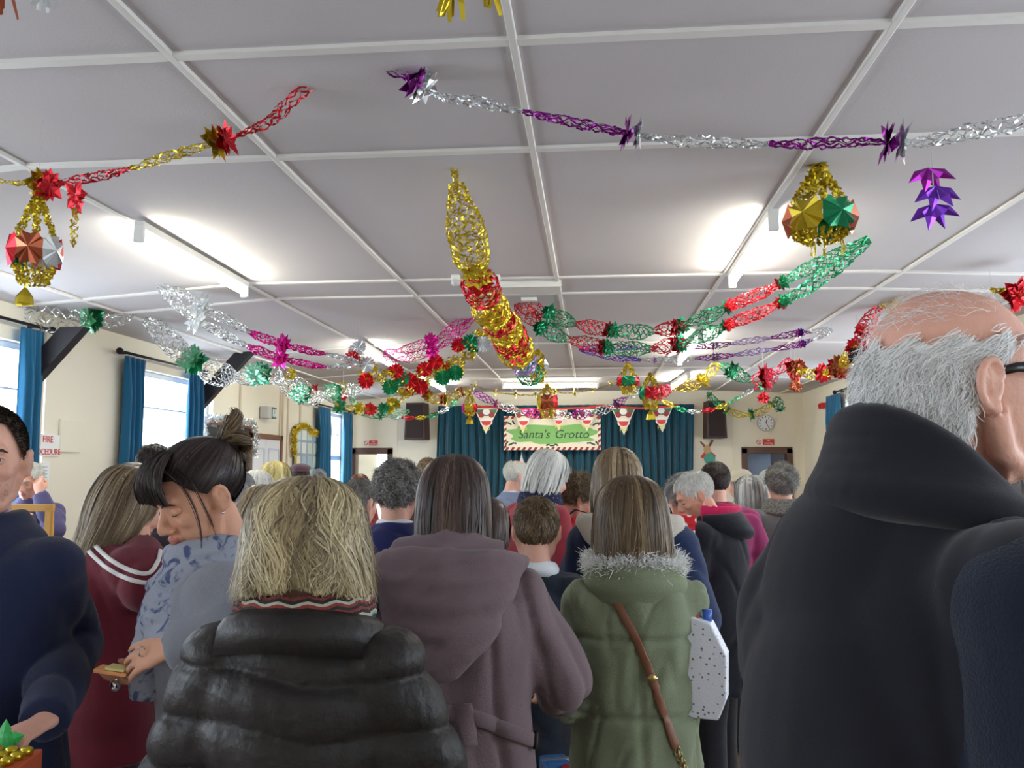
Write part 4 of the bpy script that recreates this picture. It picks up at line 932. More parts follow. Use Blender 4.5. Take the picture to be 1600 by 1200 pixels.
# ---- hair ----------------------------------------------------------------
def interp(keys, x): return np.interp(x, [k[0] for k in keys], [k[1] for k in keys])
def hair_long(name, parent, H, m, prof, hem, n=2500, wave=(.03, 3), width=.0035, thick=.014, flick=.0, seed=0, curl=0, root=(0, .35), segs=14, part=None, yoff=-.012, frizz=.0):
    """hair falling from the crown over a shape of revolution.
    prof: (z, rx, ry) from crown down; hem: z of the ends against |azimuth| in degrees (0 = face)"""
    r = np.random.default_rng(seed)
    pz = np.array([p[0] for p in prof]); prx = np.array([p[1] for p in prof]); pry = np.array([p[2] for p in prof])
    s = np.concatenate([[0], np.cumsum(np.hypot(np.diff(pz), np.diff(pry)))]); s /= s[-1]
    ss = np.linspace(0, 1, 200)
    def sm(y):
        y = np.interp(ss, s, y); k = np.ones(13)/13; return np.convolve(np.pad(y, 6, mode='edge'), k, 'valid')
    PZ, RX, RY = sm(pz), sm(prx), sm(pry)
    def send(az):
        z = interp(hem, np.abs((np.degrees(az)+180) % 360-180)); return np.interp(-z, -PZ, ss)
    def pos(az, t, off):
        z = np.interp(t, ss, PZ); rx = np.interp(t, ss, RX)+off; ry = np.interp(t, ss, RY)+off
        return np.stack([rx*np.sin(az), yoff+ry*np.cos(az), z], -1)
    # under-volume: closed shell
    nu, nv = 48, 22; az = np.linspace(-PI, PI, nu, endpoint=False); E = send(az)
    vs = []
    for j in range(nv):
        t = E*(j/(nv-1)); bump = .004*np.sin(az*7+j*.5)+.003*np.sin(az*13-j*.9); vs.append(pos(az, t, -thick*.55+bump*min(1, j/5)))
    for j in range(nv-1, -1, -1):
        t = E*(j/(nv-1)); vs.append(pos(az, t, -thick*.55-.022 if j > 2 else -thick*.5-.012))
    v = np.concatenate(vs); rows = 2*nv; i = np.arange(nu); f = []
    for j in range(rows-1):
        a = j*nu+i; b_ = j*nu+(i+1) % nu; f.append(np.stack([a, b_, b_+nu, a+nu], 1))
    f = np.concatenate(f); tone0 = .3+.15*np.sin(v[:, 0]*180)+.1*np.sin(v[:, 2]*90); nb0 = len(v)
    # locks
    azr = r.uniform(-PI, PI, n)
    if part is not None: azr = azr
    e = send(azr)*(1-np.abs(r.normal(0, .05, n))); t0 = r.uniform(root[0], root[1], n)*np.minimum(1, e)
    off0 = r.uniform(-thick*.6, thick*.5, n); ph = 2.6*np.sin(azr*3+seed)+2*np.sin(azr*7+seed*.7)+r.normal(0, .55, n)+off0/thick*1.2; clump = .5*np.sin(azr*9+seed)+.5*np.sin(azr*23+seed*2)
    fl = flick*(r.uniform(-.4, 1, n)); wv = wave[0]*(r.uniform(.4, 1.2, n)); T = []
    tw = azr*0; mid = np.clip(r.normal(.5, .17, n)+clump*.2+.16*np.sin(azr*5+seed)*np.sin(off0/thick*3), 0, 1)
    for k in range(segs):
        u = k/(segs-1); t = t0+(e-t0)*u
        azk = azr+wv*np.sin(wave[1]*2*PI*u*.5+ph+clump*2)*min(1, u*2.5)+ .05*clump*u
        off = off0+fl*max(0, u-.55)**2*4+.004*np.sin(6*u+ph)*u + frizz*r.normal(0, 1, n)*.3
        P = pos(azk, t, off)
        if curl:
            P[:, 0] += curl*np.sin(ph+u*14)*u; P[:, 1] += curl*np.cos(ph*1.3+u*13)*u; P[:, 2] += curl*np.sin(ph*2+u*15)*u
        T.append(P)
    T = np.stack(T, 1)                      # n, segs, 3
    tan = np.gradient(T, axis=1); nrm = T-np.array([0, yoff, -.02]); nrm[..., 2] *= .5
    sd = np.cross(tan, nrm); sd /= np.linalg.norm(sd, axis=2, keepdims=True)+1e-9
    wd = width*(r.uniform(.5, 1.3, n))[:, None, None]*(1-.75*np.linspace(0, 1, segs)**2.5)[None, :, None]
    Lf, Rt = T-sd*wd, T+sd*wd; v2 = np.stack([Lf, Rt], 2).reshape(-1, 3)
    base = (np.arange(n)*segs*2)[:, None]+np.arange(segs-1)[None, :]*2
    f2 = np.stack([base, base+1, base+3, base+2], -1).reshape(-1, 4)+nb0
    tone = np.repeat(mid, segs*2)+np.tile(np.repeat(np.linspace(-.12, .12, segs), 2), n)
    o = np_mesh(name, np.concatenate([v, v2]), np.concatenate([f, f2]), m, parent, True, np.clip(np.concatenate([tone0, tone]), 0, 1))
    o.matrix_local = H; return o
def hair_short(name, parent, H, m, line, L=.03, n=4000, lay=.6, width=.0013, grow=.004, seed=0, curl=0, segs=5, r0=(.080, .100, .088), c0=(0, -.014, .04), comb=(0, -.4, -1), clump=0, messy=.25, top=None, cap=True):
    """cropped hair: strands rooted on the skull; `line` gives the hairline z against |azimuth|; top: leave bald above this z"""
    r = np.random.default_rng(seed); c0 = np.array(c0); r0 = np.array(r0)
    d = r.normal(size=(n*3, 3)); d /= np.linalg.norm(d, axis=1, keepdims=True); d = d*1.0
    P = c0+d*r0; az = np.abs(np.degrees(np.arctan2(d[:, 0], d[:, 1]))); low = c0[2]-.02
    # below the skull's equator follow the neck rather than the ball
    zl = interp(line, az); ok = P[:, 2] > zl
    if top is not None: ok &= P[:, 2] < (top+.01*np.sin(az*.2)+r.normal(0, .006, len(az)))
    P, d = P[ok][:n], d[ok][:n]; n = len(P); nrm = d/r0; nrm /= np.linalg.norm(nrm, axis=1, keepdims=True)
    cb = np.array(comb, float); cb = cb/np.linalg.norm(cb); tg = cb-nrm*(nrm@cb)[:, None]; tg /= np.linalg.norm(tg, axis=1, keepdims=True)+1e-6
    tg = tg+r.normal(0, messy, (n, 3)); k1 = np.sin(P@np.array([90, 60, 80.])+seed)
    ln = L*r.uniform(.6, 1.2, n)*(1+clump*k1*.5); ph = r.uniform(0, 6.28, n); T = []
    for k in range(segs):
        u = k/(segs-1); Q = P+nrm*(grow*.3+ (1-lay)*u*ln[:, None]*.8)+tg*(u*ln*lay)[:, None]
        rel = (Q-c0)/r0; rad = np.linalg.norm(rel, axis=1, keepdims=True)
        Q = c0+rel/rad*r0*(1+(grow*.6+(1-lay)*u*ln[:, None]*.8+.002*u)/.088)
        if curl:
            a1 = np.cross(nrm, tg); Q += (a1*np.sin(ph+u*6)[:, None]+tg*np.cos(ph+u*6)[:, None]*.6+nrm*np.sin(ph*2+u*5)[:, None]*.5)*curl*(.3+u)
        T.append(Q)
    T = np.stack(T, 1); tan_ = np.gradient(T, axis=1); sd = np.cross(tan_, nrm[:, None, :]+r.normal(0, .3, (n, 1, 3))); sd /= np.linalg.norm(sd, axis=2, keepdims=True)+1e-9
    wd = width*r.uniform(.6, 1.4, n)[:, None, None]*(1-.7*np.linspace(0, 1, segs)**2)[None, :, None]
    v2 = np.stack([T-sd*wd, T+sd*wd], 2).reshape(-1, 3); base = (np.arange(n)*segs*2)[:, None]+np.arange(segs-1)[None, :]*2
    f2 = np.stack([base, base+1, base+3, base+2], -1).reshape(-1, 4)
    tone = np.repeat(np.clip(r.normal(.5, .22, n)+.12*k1, 0, 1), segs*2)
    vv, ff = v2, f2
    if cap:
        nu, nv = 40, 20; U = np.linspace(-PI, PI, nu, endpoint=False); zl = interp(line, np.abs(np.degrees(U))); V2 = []
        ztop = (top if top is not None else c0[2]+r0[2])
        for j in range(nv):
            z = ztop+(zl-ztop)*(j/(nv-1)); q = np.sqrt(np.clip(1-((z-c0[2])/r0[2])**2, 0, 1)); bump = grow+(.35*grow*np.sin(U*9+j) if clump else 0)
            if top is None and j == 0: bump = bump*0+grow*.2
            V2.append(np.stack([c0[0]+(r0[0]*q+bump*(q > .05))*np.sin(U), c0[1]+(r0[1]*q+bump*(q > .05))*np.cos(U), z+0*U+(grow if j < 3 and top is None else 0)], -1))
        V2 = np.concatenate(V2); i = np.arange(nu); f = np.concatenate([np.stack([j*nu+i, j*nu+(i+1) % nu, (j+1)*nu+(i+1) % nu, (j+1)*nu+i], 1) for j in range(nv-1)])
        ff = np.concatenate([f2, f+len(v2)]); vv = np.concatenate([v2, V2]); tone = np.concatenate([tone, np.full(len(V2), .4)])
    o = np_mesh(name, vv, ff, m, parent, True, tone); o.matrix_local = H; return o
def locks(name, parent, H, m, paths, n, r, width=.002, seed=0):
    """bundles of hair along given paths (head coordinates)"""
    g = np.random.default_rng(seed); vs = []; fs = []; tn = []; k0 = 0
    for p in paths:
        at, L = resample([V(q) for q in p], 0); segs = 10
        for i in range(n):
            a = g.uniform(0, 6.28); q = g.uniform(0, 1)**.5; ph = g.uniform(0, 6.28); t = g.normal(.5, .2); lim = g.uniform(.75, 1)
            for k in range(segs):
                u = k/(segs-1); c = at(u*lim); T, A, B = frame(at(min(1, u*lim+.02))-at(max(0, u*lim-.02)))
                rr = r*(.5+.8*math.sin(PI*min(1, .15+u*.8)))*q; P = c+A*(rr*math.cos(a+.4*math.sin(3*u+ph)))+B*(rr*math.sin(a+.4*math.sin(3*u+ph)))
                s = (A*math.cos(a+1.57)+B*math.sin(a+1.57))*width*(1-.6*u); vs += [P-s, P+s]; tn += [t, t]
            for k in range(segs-1): b_ = k0+k*2; fs.append((b_, b_+1, b_+3, b_+2))
            k0 += segs*2
    o = np_mesh(name, np.array([tuple(v) for v in vs]), np.array(fs), m, parent, True, np.clip(tn, 0, 1)); o.matrix_local = H; return o

BOB = [(.132, .004, .004), (.127, .035, .045), (.108, .066, .085), (.075, .088, .108), (.03, .097, .118), (-.02, .102, .12), (-.07, .104, .115), (-.11, .1, .105), (-.16, .1, .1), (-.3, .1, .1)]
def scaled(prof, kx=1, ky=1, dz=0): return [(z+dz*(z < .1), a*kx, b_*ky) for z, a, b_ in prof]

def crease(co, f, seed, a, p=.6):
    w = np.abs(waves(co, f, seed, 3)); return -a*np.clip(1-w*1.6, 0, 1)**1.5+a*.25
# ---- bodies --------------------------------------------------------------
class Person:
    def __init__(s, label, X, Y, h=1.65, face=0, head=(0, 0, 0), lean=0, build=1.0, name='person', skin=SK, group=None):
        """face: heading in degrees, 0 = away from camera, + = turned left; head: (yaw, pitch down, roll)"""
        s.o = empty(name, (X, Y, 0), math.radians(face), label, 'person', group); s.h = h; s.k = h/1.65; s.b = build; s.lean = lean; s.skin = skin
        s.M = Matrix.Translation((X, Y, 0)) @ rotz(face); s.Mi = s.M.inverted(); s.hip = .93*s.k
        s.L = Matrix.Translation((0, 0, s.hip)) @ rotx(-lean) @ Matrix.Translation((0, 0, -s.hip))
        nk = s.L @ V((0, -.012, 1.435*s.k)); s.neck = nk
        s.Hd = Matrix.Translation(nk) @ rotz(head[0]) @ rotx(-head[1]) @ roty(head[2]) @ Matrix.Translation((0, .022, .10*s.k))
        s.arms = {}; k = s.k; b_ = build
        for sd in (-1, 1):
            s.arms[sd] = dict(sh=s.L @ V((sd*.160*k*b_, -.008, 1.315*k)), el=s.L @ V((sd*.235*k*b_, -.03, 1.07*k)), wr=s.L @ V((sd*.21*k*b_, .12, .86*k)), tip=s.L @ V((sd*.19*k, .2, .73*k)), pn=(-sd, .3, 0), curl=30)
    def loc(s, p): return s.Mi @ V(p)
    def arm(s, sd, el, wr, tip, pn=None, curl=35, world=False, **kw):
        c = (lambda p: s.Mi @ V(p)) if world else V
        s.arms[sd].update(el=c(el), wr=c(wr), tip=c(tip), curl=curl, **kw)
        if pn is not None: s.arms[sd]['pn'] = (s.Mi.to_3x3() @ V(pn)) if world else V(pn)
        return s
    def work(s, reach=.32, z=1.02, x=.12):
        for sd in (-1, 1):
            k = s.k; s.arms[sd].update(el=V((sd*.24*k*s.b, -.0, 1.06*k)) if not s.lean else s.L @ V((sd*.24*k*s.b, .02, 1.08*k)), wr=V((sd*x, reach, z*k)), tip=V((sd*x*.5, reach+.15, z*k-.02)), pn=(0, 0, -1), curl=40)
        return s
    def torso_rings(s, t, zb=None, flare=0):
        k, b_ = s.k, s.b
        R = [(.80, .165, .12), (.88, .175, .13), (.97, .163, .12), (1.05, .152, .112), (1.13, .158, .118), (1.22, .172, .127), (1.29, .172, .12), (1.335, .150, .102), (1.375, .108, .084), (1.405, .07, .066), (1.43, .056, .056)]
        out = []
        if zb is not None:
            if zb < .80: out.append((zb, .165+flare, .125+flare))
        for z, rx, ry in R:
            if zb is None or z > zb+.02: out.append((z, rx, ry))
        return [((s.L @ V((0, 0, z*k))) if z*k > s.hip else V((0, 0, z*k)), (rx*b_+t)*min(k, 1.05), (ry*b_*.98+t)*min(k, 1.05)) for z, rx, ry in out]
    def body(s, voxel=.008, nose=1, jaw=1, hs=1, face=True, hands=True, eyes='open', brow=M_brow):
        b = MB(); k = s.k; s.hs = hs*(.94+.06*k) if k > .9 else hs*.95
        head_prims(b, s.Hd, s.hs, nose, jaw)
        nb_ = s.Hd @ V((0, -.022, -.05)); b.tube([s.L @ V((0, -.02, 1.33*k)), s.neck, nb_, s.Hd @ V((0, -.015, .0))], [.07, .053*s.b**.5, .05*s.b**.5, .045], 18)
        R = s.torso_rings(-.01); b.tube([r_[0] for r_ in R], [(r_[1], r_[2]) for r_ in R], 24, side=(1, 0, 0))
        for sd, a in s.arms.items():
            b.tube([a['sh']-V((sd*.04, 0, 0)), a['sh'], a['sh'].lerp(a['el'], .5), a['el'], a['el'].lerp(a['wr'], .35), a['wr']], [.05, .05, .042, .034, .036, .023], 12)
            if hands: hand_prims(b, a['wr'], a['tip'], a['pn'], sd*a.get('flip', 1), a['curl'], .95*min(1, k+.02), a.get('spread', 5), a.get('thumb_in', 20))
        for sd in (-1, 1):
            b.tube([(sd*.085*k, 0, .9*k), (sd*.09*k, .005, .48*k), (sd*.09*k, -.01, .08*k)], [.075, .045, .032], 10)
            b.tube([(sd*.09*k, -.03, .05), (sd*.095*k, .1, .035)], [.035, .03], 8)
        Hi = np.array((s.Hd @ Matrix.Scale(s.hs, 4)).inverted())
        def pick(c):
            q = c @ Hi[:3, :3].T+Hi[:3, 3]
            lip = (((q[:, 0])/.0225)**2+((q[:, 2]+.0625)/.0105)**2 < 1) & (q[:, 1] > .084)
            return lip.astype(int)
        ob = remesh(b, 'body', [s.skin, M_lip, M_eyew, M_iris], s.o, voxel, 2, [face_post(s.Hd, s.hs)] if face else None, pick)
        if face:
            HH = s.Hd @ Matrix.Scale(s.hs, 4)
            if eyes == 'open':
                e = MB()
                for sd in (-1, 1):
                    e.ell((sd*.031, .0695, .004), .0118, None, 16, 12, 0); e.ell((sd*.031, .0762, .004), (.0072, .0058, .0070), None, 12, 8, 1)
                e.xf(HH); e.build('eyes', [M_eyew, M_iris], s.o, True)
                lid = MB()
                for sd in (-1, 1):
                    for (zz, dz) in ((.004, .0075), (.004, -.006)):
                        lid.tube([(sd*.031+x, .0795-abs(x)**1.5*2.2, zz+dz*(1-(x/.0155)**2)) for x in (-.015, -.008, 0, .008, .015)], [.002, .0032, .0036, .0032, .002], 8)
                lid.xf(HH).build('eyelids', s.skin, s.o, True)
            else:
                lid = MB(); ls = MB()
                for sd in (-1, 1):
                    lid.ell((sd*.031, .0705, .004), (.0155, .0118, .0105), None, 16, 10)
                    ls.tube([(sd*.031+x, .0825-abs(x)**1.5*2.4, -.002-.003*(1-(x/.0155)**2)) for x in (-.015, -.008, 0, .008, .015)], [.0007, .0013, .0015, .0013, .0007], 6)
                lid.xf(HH).build('eyelids', s.skin, s.o, True); ls.xf(HH).build('eyelashes', M_iris, s.o, True)
            eb = MB()
            for sd in (-1, 1): eb.tube([(sd*.013, .0915, .021), (sd*.026, .0915, .0255), (sd*.038, .086, .0255), (sd*.049, .076, .02)], [(.0022, .0015), (.0034, .002), (.003, .0016), (.0012, .001)], 8, side=(0, 0, 1))
            eb.xf(HH).build('eyebrows', brow, s.o, True)
        s.H = s.Hd @ Matrix.Scale(s.hs, 4); return s
    def top(s, m, t=.02, zb=.8, name='jacket', voxel=.009, sleeve=None, collar=None, post=None, flare=.02, cuff=.0, smooth=4, extra=None, pick=None, armt=None, wr=1.0):
        b = MB(); k = s.k; R = s.torso_rings(t, zb, flare); b.tube([r_[0] for r_ in R], [(r_[1], r_[2]) for r_ in R], 28, side=(1, 0, 0))
        ta = armt if armt is not None else t
        for sd, a in s.arms.items():
            if sleeve == 'none': b.ell(a['sh'], .06+t, None, 16, 10); continue
            w_ = a['el'].lerp(a['wr'], wr)
            b.ell(a['sh'], (.05+ta, .055+ta, .05+ta*.8), None, 16, 10)
            b.tube([a['sh']-V((sd*.06, 0, -.0)), a['sh'], a['sh'].lerp(a['el'], .5), a['el'], a['el'].lerp(w_, .5), w_], [.05+ta*.8, .052+ta*.9, .048+ta, .043+ta*1.05, .038+ta, .029+ta*.8+cuff], 16)
            b.ell(a['el'], .044+ta*1.05, None, 14, 10)
        if extra: extra(b, s)
        fold = lambda co, no: co + no*(waves(co, (16, 16, 9), 5, 5)*.0032+crease(co, (16, 16, 7), 9, .009))[:, None]
        return remesh(b, name, m, s.o, voxel, smooth, [post] if post else [fold], pick)
    def legs(s, m, t=.012, name='trousers', voxel=.014, shoes=True):
        b = MB(); k = s.k; b.tube([(0, 0, .99*k), (0, 0, .9*k), (0, 0, .8*k)], [(.155*s.b+t, .115*s.b+t), (.168*s.b+t, .125*s.b+t), (.15*s.b+t, .11*s.b+t)], 20, side=(1, 0, 0))
        for sd in (-1, 1): b.tube([(sd*.085*k, 0, .86*k), (sd*.09*k, .005, .48*k), (sd*.09*k, -.01, .07)], [.088*s.b+t, .058+t, .05+t], 14)
        remesh(b, name, m, s.o, voxel, 3, [lambda co, no: co+no*(waves(co, (18, 18, 12), 3, 4)*.003)[:, None]])
        if shoes:
            for sd in (-1, 1):
                q = MB(); q.ell((sd*.092*k, .055, .04), (.045, .13, .035), None, 18, 10).ell((sd*.09*k, -.03, .06), (.042, .05, .05), None, 14, 10)
                sh_ = remesh(q, 'shoe', M_shoe, s.o, .01, 3); MB().ell((sd*.092*k, .045, .012), (.048, .14, .012), None, 18, 6).build('sole', M_sole, sh_, True)
        return s
    def collar(s, m, r=.075, h=.06, th=.012, tilt=-8, name='collar', z=1.40, open_front=0, y=-.005, drop=0):
        """standing or folded collar round the neck"""
        b = MB(); k = s.k; C = s.L @ V((0, y, z*k)); n = 40; rings = []
        T = s.L.to_3x3() @ rotx(tilt).to_3x3()
        for i in range(n+1):
            a = -PI/2+open_front+(2*PI-2*open_front)*i/n - PI*0
            a = PI/2+open_front+(2*PI-2*open_front)*i/n
            rings.append((math.cos(a), math.sin(a)))
        sec = [(0, 0), (.006, h*.5), (.0, h), (th*.5+.0, h+th*.4), (th, h*.98), (th+.008, h*.5), (th+drop*.3+.006, -.004-drop)]
        vs = []; fs = []
        for (cx, cy) in rings:
            for (dr, dz) in sec: vs.append(C+T @ V((cx*(r*1.05+dr), cy*(r*.98+dr), dz)))
        q = len(sec)
        for i in range(n):
            for j in range(q): a = i*q+j; c_ = i*q+(j+1) % q; fs.append((a, c_, c_+q, a+q))
        fs.append(tuple(range(q-1, -1, -1))); fs.append(tuple(n*q+j for j in range(q)))
        o = b.add(vs, fs).build(name, m, s.o, True); return o

HBL = hair_mat('hair_blonde', (90, 76, 62), (168, 150, 112), (226, 210, 168))
HBR = hair_mat('hair_brown', (34, 26, 24), (72, 56, 50), (122, 102, 92))
HDK = hair_mat('hair_dark_brown', (20, 15, 15), (46, 36, 36), (92, 76, 72))
HMB = hair_mat('hair_mid_brown', (50, 38, 28), (104, 84, 62), (156, 134, 100))
HLB = hair_mat('hair_light_brown', (70, 56, 42), (132, 112, 86), (190, 170, 136))
HGR = hair_mat('hair_grey', (92, 92, 94), (150, 152, 152), (206, 208, 206))
HWH = hair_mat('hair_white', (170, 170, 164), (222, 222, 214), (246, 246, 240))
HSG = hair_mat('hair_salt_grey', (70, 68, 66), (120, 116, 112), (176, 172, 168))
HYB = hair_mat('hair_yellow_blonde', (120, 104, 60), (206, 190, 118), (240, 230, 180))
HAU = hair_mat('hair_auburn', (60, 34, 26), (112, 66, 48), (160, 104, 76))
J_blk = fabric('black_cotton', (26, 27, 32)); J_den = fabric('dark_denim', (40, 46, 60)); J_trk = fabric('charcoal_trousers', (44, 44, 50))

def hair_swept(name, parent, H, m, line, knot, n=6000, width=.0016, grow=.006, seed=0, r0=(.079, .099, .088), c0=(0, -.014, .04), segs=14, band=.35):
    """hair drawn back over the skull from the hairline to a knot"""
    r = np.random.default_rng(seed); c0 = np.array(c0); r0 = np.array(r0); kd = (np.array(knot)-c0)/r0; kl = np.linalg.norm(kd); kd /= kl
    az = r.uniform(-180, 180, n*2); zl = interp(line, np.abs(az)); q = r.uniform(0, 1, n*2)**2.2*band; z = (zl-c0[2])/r0[2]; z = np.clip(z+(1-z)*q, -.95, .99)
    a = np.radians(az); h = np.sqrt(1-z*z); d = np.stack([h*np.sin(a), h*np.cos(a), z], -1)[:n]
    dot = np.clip(d@kd, -.999, .999); om = np.arccos(dot)[:, None]; so = np.sin(om); off = r.uniform(0, 1, n)[:, None]; ph = r.uniform(0, 6.28, n)[:, None]
    sway = np.cross(d, kd); T = []
    for k in range(segs):
        u = k/(segs-1); e = (np.sin((1-u)*om)*d+np.sin(u*om)*kd)/so+sway*.05*np.sin(u*PI+ph*.3)
        g = grow*(.25+.75*min(1, u*4))*(.5+.9*off)+.003*np.sin(u*5+ph)*.5+.004*u
        T.append(c0+e/np.linalg.norm(e, axis=1, keepdims=True)*r0*(1+g/.088))
    T = np.stack(T, 1); tn_ = np.gradient(T, axis=1); sd = np.cross(tn_, T-c0); sd /= np.linalg.norm(sd, axis=2, keepdims=True)+1e-9
    wd = width*r.uniform(.5, 1.4, n)[:, None, None]*np.ones(segs)[None, :, None]
    v2 = np.stack([T-sd*wd, T+sd*wd], 2).reshape(-1, 3); base = (np.arange(n)*segs*2)[:, None]+np.arange(segs-1)[None, :]*2
    f2 = np.stack([base, base+1, base+3, base+2], -1).reshape(-1, 4); tone = np.repeat(np.clip(r.normal(.5, .2, n)+.1*np.sin(a[:n]*8), 0, 1), segs*2)
    nu, nv = 48, 20; U = np.linspace(-PI, PI, nu, endpoint=False); zl = (interp(line, np.abs(np.degrees(U)))-c0[2])/r0[2]; V2 = []
    for j in range(nv):
        zz = .999+(zl+.02-.999)*(j/(nv-1)); hh = np.sqrt(np.clip(1-zz*zz, 0, 1)); V2.append(c0+np.stack([hh*np.sin(U), hh*np.cos(U), zz], -1)*(r0*(1+grow*.35/.088)))
    V2 = np.concatenate(V2); i = np.arange(nu); f = np.concatenate([np.stack([j*nu+i, j*nu+(i+1) % nu, (j+1)*nu+(i+1) % nu, (j+1)*nu+i], 1) for j in range(nv-1)])
    o = np_mesh(name, np.concatenate([v2, V2]), np.concatenate([f2, f+len(v2)]), m, parent, True, np.concatenate([tone, np.full(len(V2), .35)])); o.matrix_local = H; return o
# ------------------------------------------------------------------ the people nearest the camera
def X_(px, Y): return W(px, 732, Y).x
HEM_BOB = [(0, .075), (30, .05), (55, -.02), (75, -.10), (180, -.12)]
# --- blonde woman in the quilted jacket
P = Person('woman with tousled blonde bob in a black quilted jacket, back to the camera', X_(482, 1.55), 1.55, 1.565, 0, (8, 6, 0), 0, .9)
P.arm(1, (.245, .02, .98), (.16, .26, .92), (.1, .38, .92), (0, 0, -1), 40); P.arm(-1, (-.245, .02, .98), (-.16, .26, .92), (-.1, .38, .92), (0, 0, -1), 40)
P.body(.008, face=False)
M_quilt = mat('quilted_nylon', (44, 40, 39), .5, bump=.35, bscale=55, var=.2, vscale=14, spec=.3)
def quilt(co, no):
    z = co[:, 2]+.014*np.sin(co[:, 0]*7)+.006*np.sin(co[:, 0]*23); s = np.abs(np.sin(PI*(z-.02)/.088))**.42
    return co+no*(s*.019-.014+waves(co, (40, 36, 14), 4, 5)*.0016*(1.3-s*.5)+waves(co, (95, 80, 30), 8, 4)*.0009)[:, None]
P.top(M_quilt, .042, .55, 'quilted_jacket', .008, None, None, quilt, .02, smooth=5, armt=.038)
P.collar(M_quilt, .112, .032, .026, -16, 'jacket_collar', 1.362, .35, -.005, .03)
# knitted cowl: zigzag rows
cols = [fabric('knit_'+n, c, bscale=400, bump=.6) for n, c in (('red', (150, 62, 60)), ('teal', (130, 180, 165)), ('dark', (52, 52, 50)), ('cream', (200, 196, 176)))]
nu, nv = 90, 16; vs = []; mi = []; C = P.L @ V((0, .0, 1.40*P.k))
for j in range(nv):
    z = j/(nv-1); rr = .106+.012*math.sin(PI*z)
    for i in range(nu):
        a = 2*PI*i/nu; tri = abs((i % 6)-3)/3*.006
        vs.append(C+V((rr*1.08*math.cos(a)+.002*math.sin(i*2.1+j), rr*.95*math.sin(a)+.002*math.sin(j*2.3), z*.075+tri-.022)))
fs = []; seq = [0, 0, 3, 1, 1, 2, 1, 3, 2, 0, 2, 0, 3, 2, 0]
for j in range(nv-1):
    for i in range(nu): fs.append((j*nu+i, j*nu+(i+1) % nu, (j+1)*nu+(i+1) % nu, (j+1)*nu+i)); mi.append(seq[j])
o = np_mesh('knitted_cowl', np.array([tuple(v) for v in vs]), np.array(fs), cols, P.o, True, None, mi); s_ = o.modifiers.new('th', 'SOLIDIFY'); s_.thickness = .006
P.legs(J_den)
hair_long('hair', P.o, P.H, HBL, [(z, a*1.05*(1 if z > -.05 else .97 if z > -.1 else .9), b_*1.07*(1 if z > -.05 else .95 if z > -.1 else .86)) for z, a, b_ in BOB], [(0, .07), (30, .05), (55, -.03), (80, -.10), (120, -.095), (180, -.066)], 12000, (.24, 2.2), .0014, .030, .022, 3, .0025, (0, .6), 18)
# --- woman in the brown hooded coat
P = Person('woman with long straight dark hair in a brown-grey hooded coat, back to the camera', X_(707, 2.15), 2.15, 1.62, 0, (0, 8, 0), 2, 1.06)
M_coat = fabric('aubergine_brown_cotton', (116, 98, 102), .85, .3, 300, .12, 8)
P.arm(1, (.275, .04, 1.08), (.25, .28, .98), (.2, .42, .98), (0, 0, -1), 40); P.arm(-1, (-.28, .04, 1.1), (-.2, .28, 1.0), (-.14, .42, 1.0), (0, 0, -1), 40)
P.body(.009, face=False)
def coat_f(co, no):
    v = np.sin(co[:, 0]*24+2*np.sin(co[:, 2]*3)+1)*np.clip((1.25-co[:, 2])*2, 0, 1)
    return co+no*(v*.006+waves(co, (20, 16, 7), 21, 5)*.006+crease(co, (16, 12, 4), 22, .012)+crease(co, (26, 22, 12), 23, .006))[:, None]
def yoke(b, s):
    b.tube([s.L @ V((-.0, -.0, 1.24*s.k)), s.L @ V((0, 0, 1.34*s.k))], [(.2, .14), (.2, .125)], 24, side=(1, 0, 0))
COAT = P.top(M_coat, .036, .5, 'hooded_coat', .009, None, None, coat_f, .05, smooth=4, extra=yoke, armt=.028)
# hood lying on the back: thick draped crescent with folds
b = MB(); T = P.L
for k in range(5):
    pts = []; n = 17
    for i in range(n):
        a = PI*(1.0+i/(n-1)); sn = abs(math.sin(a)); pts.append(T @ V(((.18-.008*k)*math.cos(a), -.02-(.135+.014*k)*sn, 1.40*P.k-.045*k*sn**1.4-.008*k)))
    b.tube(pts, [.020+.020*math.sin(PI*i/(n-1)) for i in range(n)], 14)
b.tube([T @ V((-.13, -.05, 1.42*P.k)), T @ V((0, -.09, 1.44*P.k)), T @ V((.13, -.05, 1.42*P.k))], [.035, .05, .035], 14)
b.ell(T @ V((0, -.15, 1.29*P.k)), (.12, .055, .085), None, 20, 12)
remesh(b, 'hood', M_coat, P.o, .008, 4, [lambda co, no: co+no*(waves(co, (14, 14, 46), 31, 5)*.005-np.abs(waves(co, (20, 20, 60), 33, 3))*.005)[:, None]])
# half belt with buckles at the back, bag strap over the left shoulder
ribbon_on('half_belt', on_surface(COAT, [(690, 1112), (725, 1116), (770, 1132), (838, 1160)], P.o, .006), .034, .006, M_coat, P.o)
ribbon_on('belt_tab', on_surface(COAT, [(724, 1098), (727, 1130), (730, 1166)], P.o, .011, 8), .042, .006, M_coat, P.o)
ribbon_on('buckle', on_surface(COAT, [(828, 1156), (842, 1162)], P.o, .014, 6), .04, .005, M_iron, P.o)
ribbon_on('bag_strap', on_surface(COAT, [(640, 862), (618, 872), (604, 890), (597, 920), (592, 955)], P.o, .006), .03, .004, M_shoe, P.o)
P.legs(J_blk)
hair_long('hair', P.o, P.H, HBR, scaled(BOB, .88, .94), [(0, .07), (30, .05), (55, -.04), (75, -.15), (180, -.165)], 7500, (.07, 1.6), .0015, .016, .006, 5, .001, (0, .3), 14)
